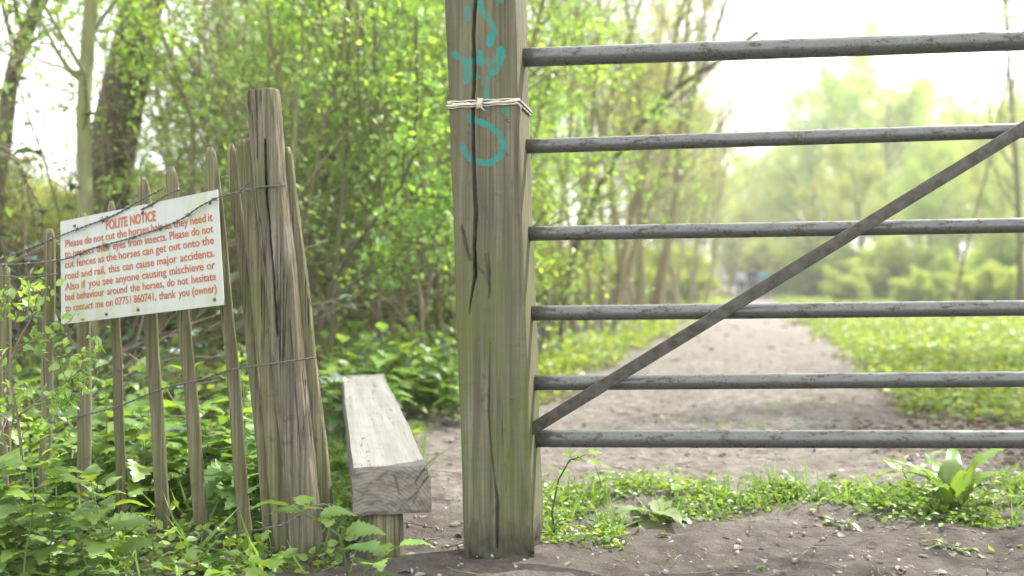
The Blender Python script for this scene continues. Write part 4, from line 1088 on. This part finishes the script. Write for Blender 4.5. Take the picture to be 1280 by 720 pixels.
# ---------------------------------------------------------------- people far down the path
def skin_mesh(verts, edges, radii, root=0, lv=2):
    me = bpy.data.meshes.new('s'); me.from_pydata([tuple(v) for v in verts], edges, []); o = bpy.data.objects.new('s', me); COL.objects.link(o)
    o.modifiers.new('k', 'SKIN'); sv = me.skin_vertices[0].data
    for k, r_ in enumerate(radii): sv[k].radius = (r_, r_) if np.isscalar(r_) else r_; sv[k].use_root = (k == root)
    sub = o.modifiers.new('s', 'SUBSURF'); sub.levels = lv; sub.render_levels = lv
    bpy.context.view_layer.update(); dg = bpy.context.evaluated_depsgraph_get(); m2 = bpy.data.meshes.new_from_object(o.evaluated_get(dg))
    bpy.data.objects.remove(o); bpy.data.meshes.remove(me); return m2
def cloth(name, col): return simple(name, col, .85, 0, 20, .2)
skin_m = cloth('skin', (.45, .27, .20))
def person(label, loc, rz, top, legs, hair, H=1.7, stride=.16, sc=1.0):
    t = thing('person', label, 'person', loc, None, rz, sc * H / 1.7)
    hip = (0, 0, .92)
    J = [hip, (0, 0, 1.12), (0, 0, 1.36), (0, 0, 1.46), (0, -.01, 1.56), (0, -.01, 1.65),
         (.17, 0, 1.38), (.22, .03, 1.12), (.22, -.06, .88), (-.17, 0, 1.38), (-.22, -.02, 1.12), (-.22, .07, .88),
         (.09, 0, .88), (.10, -stride * .5, .48), (.10, -stride, .08), (.10, -stride - .14, .04), (-.09, 0, .88), (-.10, stride * .3, .48), (-.10, stride, .10), (-.10, stride - .13, .04),
         (.22, -.09, .80), (-.22, .09, .80)]
    E = [(0, 1), (1, 2), (2, 3), (3, 4), (4, 5), (2, 6), (6, 7), (7, 8), (2, 9), (9, 10), (10, 11), (0, 12), (12, 13), (13, 14), (14, 15), (0, 16), (16, 17), (17, 18), (18, 19), (8, 20), (11, 21)]
    R = [(.13, .10), (.12, .09), (.13, .09), .055, .085, .07, .055, .045, .032, .055, .045, .032, .085, .06, .042, .035, .085, .06, .042, .035, .03, .03]
    me = skin_mesh(J, E, R); me.materials.append(skin_m); o = bpy.data.objects.new('body', me); COL.objects.link(o); o.parent = t
    def part(name, idx, grow_, mat, ed):
        mp = {k: i_ for i_, k in enumerate(idx)}
        rr = [tuple(np.atleast_1d(R[k]) * np.ones(2) + grow_) for k in idx]
        m_ = skin_mesh([J[k] for k in idx], [(mp[a_], mp[b_]) for a_, b_ in ed], rr); m_.materials.append(mat); o_ = bpy.data.objects.new(name, m_); COL.objects.link(o_); o_.parent = t
    part('jacket', [0, 1, 2, 6, 7, 8, 9, 10, 11], .022, top, [(0, 1), (1, 2), (2, 6), (6, 7), (7, 8), (2, 9), (9, 10), (10, 11)])
    part('trousers', [0, 12, 13, 14, 16, 17, 18], .018, legs, [(0, 12), (12, 13), (13, 14), (0, 16), (16, 17), (17, 18)])
    hb = MB(); hb.tube([(0, .02, 1.54), (0, .025, 1.62), (0, .015, 1.70), (0, .005, 1.735)], [.07, .098, .082, .02], 14); hb.build('hair', hair, t)
    return t
dk = cloth('dark_hair', (.05, .035, .025)); jeans = cloth('dark_trousers', (.05, .06, .09))
person('person in a pale top walking at the left of the group on the far path', base(927, 52), math.pi + .2, cloth('pale_top', (.55, .55, .62)), jeans, dk, 1.62)
person('person in a dark navy jacket in the middle of the group on the far path', base(940, 50), math.pi, cloth('navy_jacket', (.03, .04, .09)), jeans, cloth('brown_hair', (.12, .07, .05)), 1.78)
person('person in a red top partly hidden behind the navy jacket', base(947.5, 53), math.pi - .3, cloth('red_top', (.40, .08, .10)), jeans, dk, 1.55)
person('person in a bright turquoise jacket at the right of the group on the far path', base(955, 51), math.pi + .1, cloth('turquoise_jacket', (.03, .38, .48)), jeans, dk, 1.6)

# ---------------------------------------------------------------- air
hz = MB(); hz.box((0, 145, 13), np.array([1., 0, 0]), np.array([0, 1., 0]), UP, (250, 160, 18.5))
mh, nt, out = newmat('haze_air'); n = N(nt)
pvn = n('ShaderNodeVolumePrincipled'); pvn.inputs['Color'].default_value = (.97, .98, 1, 1); pvn.inputs['Density'].default_value = .0019; pvn.inputs['Anisotropy'].default_value = .3
n.link(pvn.outputs[0], out.inputs['Volume'])
HAZE = True
if HAZE: tag(hz.build('haze', mh, smooth=False), 'pale sunlit haze in the air', 'haze', kind='stuff')

# ---------------------------------------------------------------- light
SUN_AZ, SUN_EL = math.radians(52), math.radians(48)     # azimuth measured from +Y (ahead) towards +X (right)
sd_ = Vector((math.sin(SUN_AZ) * math.cos(SUN_EL), math.cos(SUN_AZ) * math.cos(SUN_EL), math.sin(SUN_EL)))
L = bpy.data.lights.new('sun', 'SUN'); L.energy = 4.4; L.angle = math.radians(.6); L.color = (1, .965, .90)
so_ = bpy.data.objects.new('sun', L); COL.objects.link(so_); so_.rotation_euler = sd_.to_track_quat('Z', 'Y').to_euler(); so_.location = (10, 10, 30)
w = bpy.data.worlds.new('World'); scene.world = w; w.use_nodes = True; nt = w.node_tree; nt.nodes.clear(); n = N(nt)
sky = n('ShaderNodeTexSky'); sky.sky_type = 'NISHITA'; sky.sun_disc = False; sky.sun_elevation = SUN_EL; sky.sun_rotation = SUN_AZ
sky.air_density = 1.2; sky.dust_density = 4; sky.ozone_density = 1
tc = n('ShaderNodeTexCoord'); cn = n.noise(tc.outputs['Generated'], 2.2, 5, .6)
skc = n.mix(n.mul(n.mul(n.f(cn, .3, .6), .3), .6, 'ADD'), sky.outputs[0], (9.0, 9.1, 9.2))
bg = n('ShaderNodeBackground'); n.link(skc, bg.inputs[0]); bg.inputs[1].default_value = .15
wo = n('ShaderNodeOutputWorld'); n.link(bg.outputs[0], wo.inputs[0])

# ---------------------------------------------------------------- camera
cam = bpy.data.cameras.new('camera'); co = bpy.data.objects.new('camera', cam); COL.objects.link(co)
co.location = (0, 0, EYE); co.rotation_euler = (math.radians(90), 0, 0)
cam.lens = 35 * F / (1280 * 35 / 36.); cam.sensor_width = 36; cam.shift_y = (YH - 360) / 1280.
cam.clip_start = .05; cam.clip_end = 1000
cam.dof.use_dof = True; cam.dof.focus_distance = 2.66; cam.dof.aperture_fstop = 1.9; cam.dof.aperture_blades = 0
scene.camera = co
vs = scene.view_settings; vs.view_transform = 'Standard'; vs.look = 'None'; vs.exposure = 1.5; vs.gamma = 1; vs.use_curve_mapping = False
scene.render.engine = 'CYCLES'; cy = scene.cycles
cy.max_bounces = 8; cy.diffuse_bounces = 4; cy.glossy_bounces = 2; cy.transmission_bounces = 4; cy.transparent_max_bounces = 6; cy.volume_bounces = 0
cy.use_denoising = True; cy.sample_clamp_indirect = 6
try: cy.denoiser = 'OPENIMAGEDENOISE'
except Exception: pass
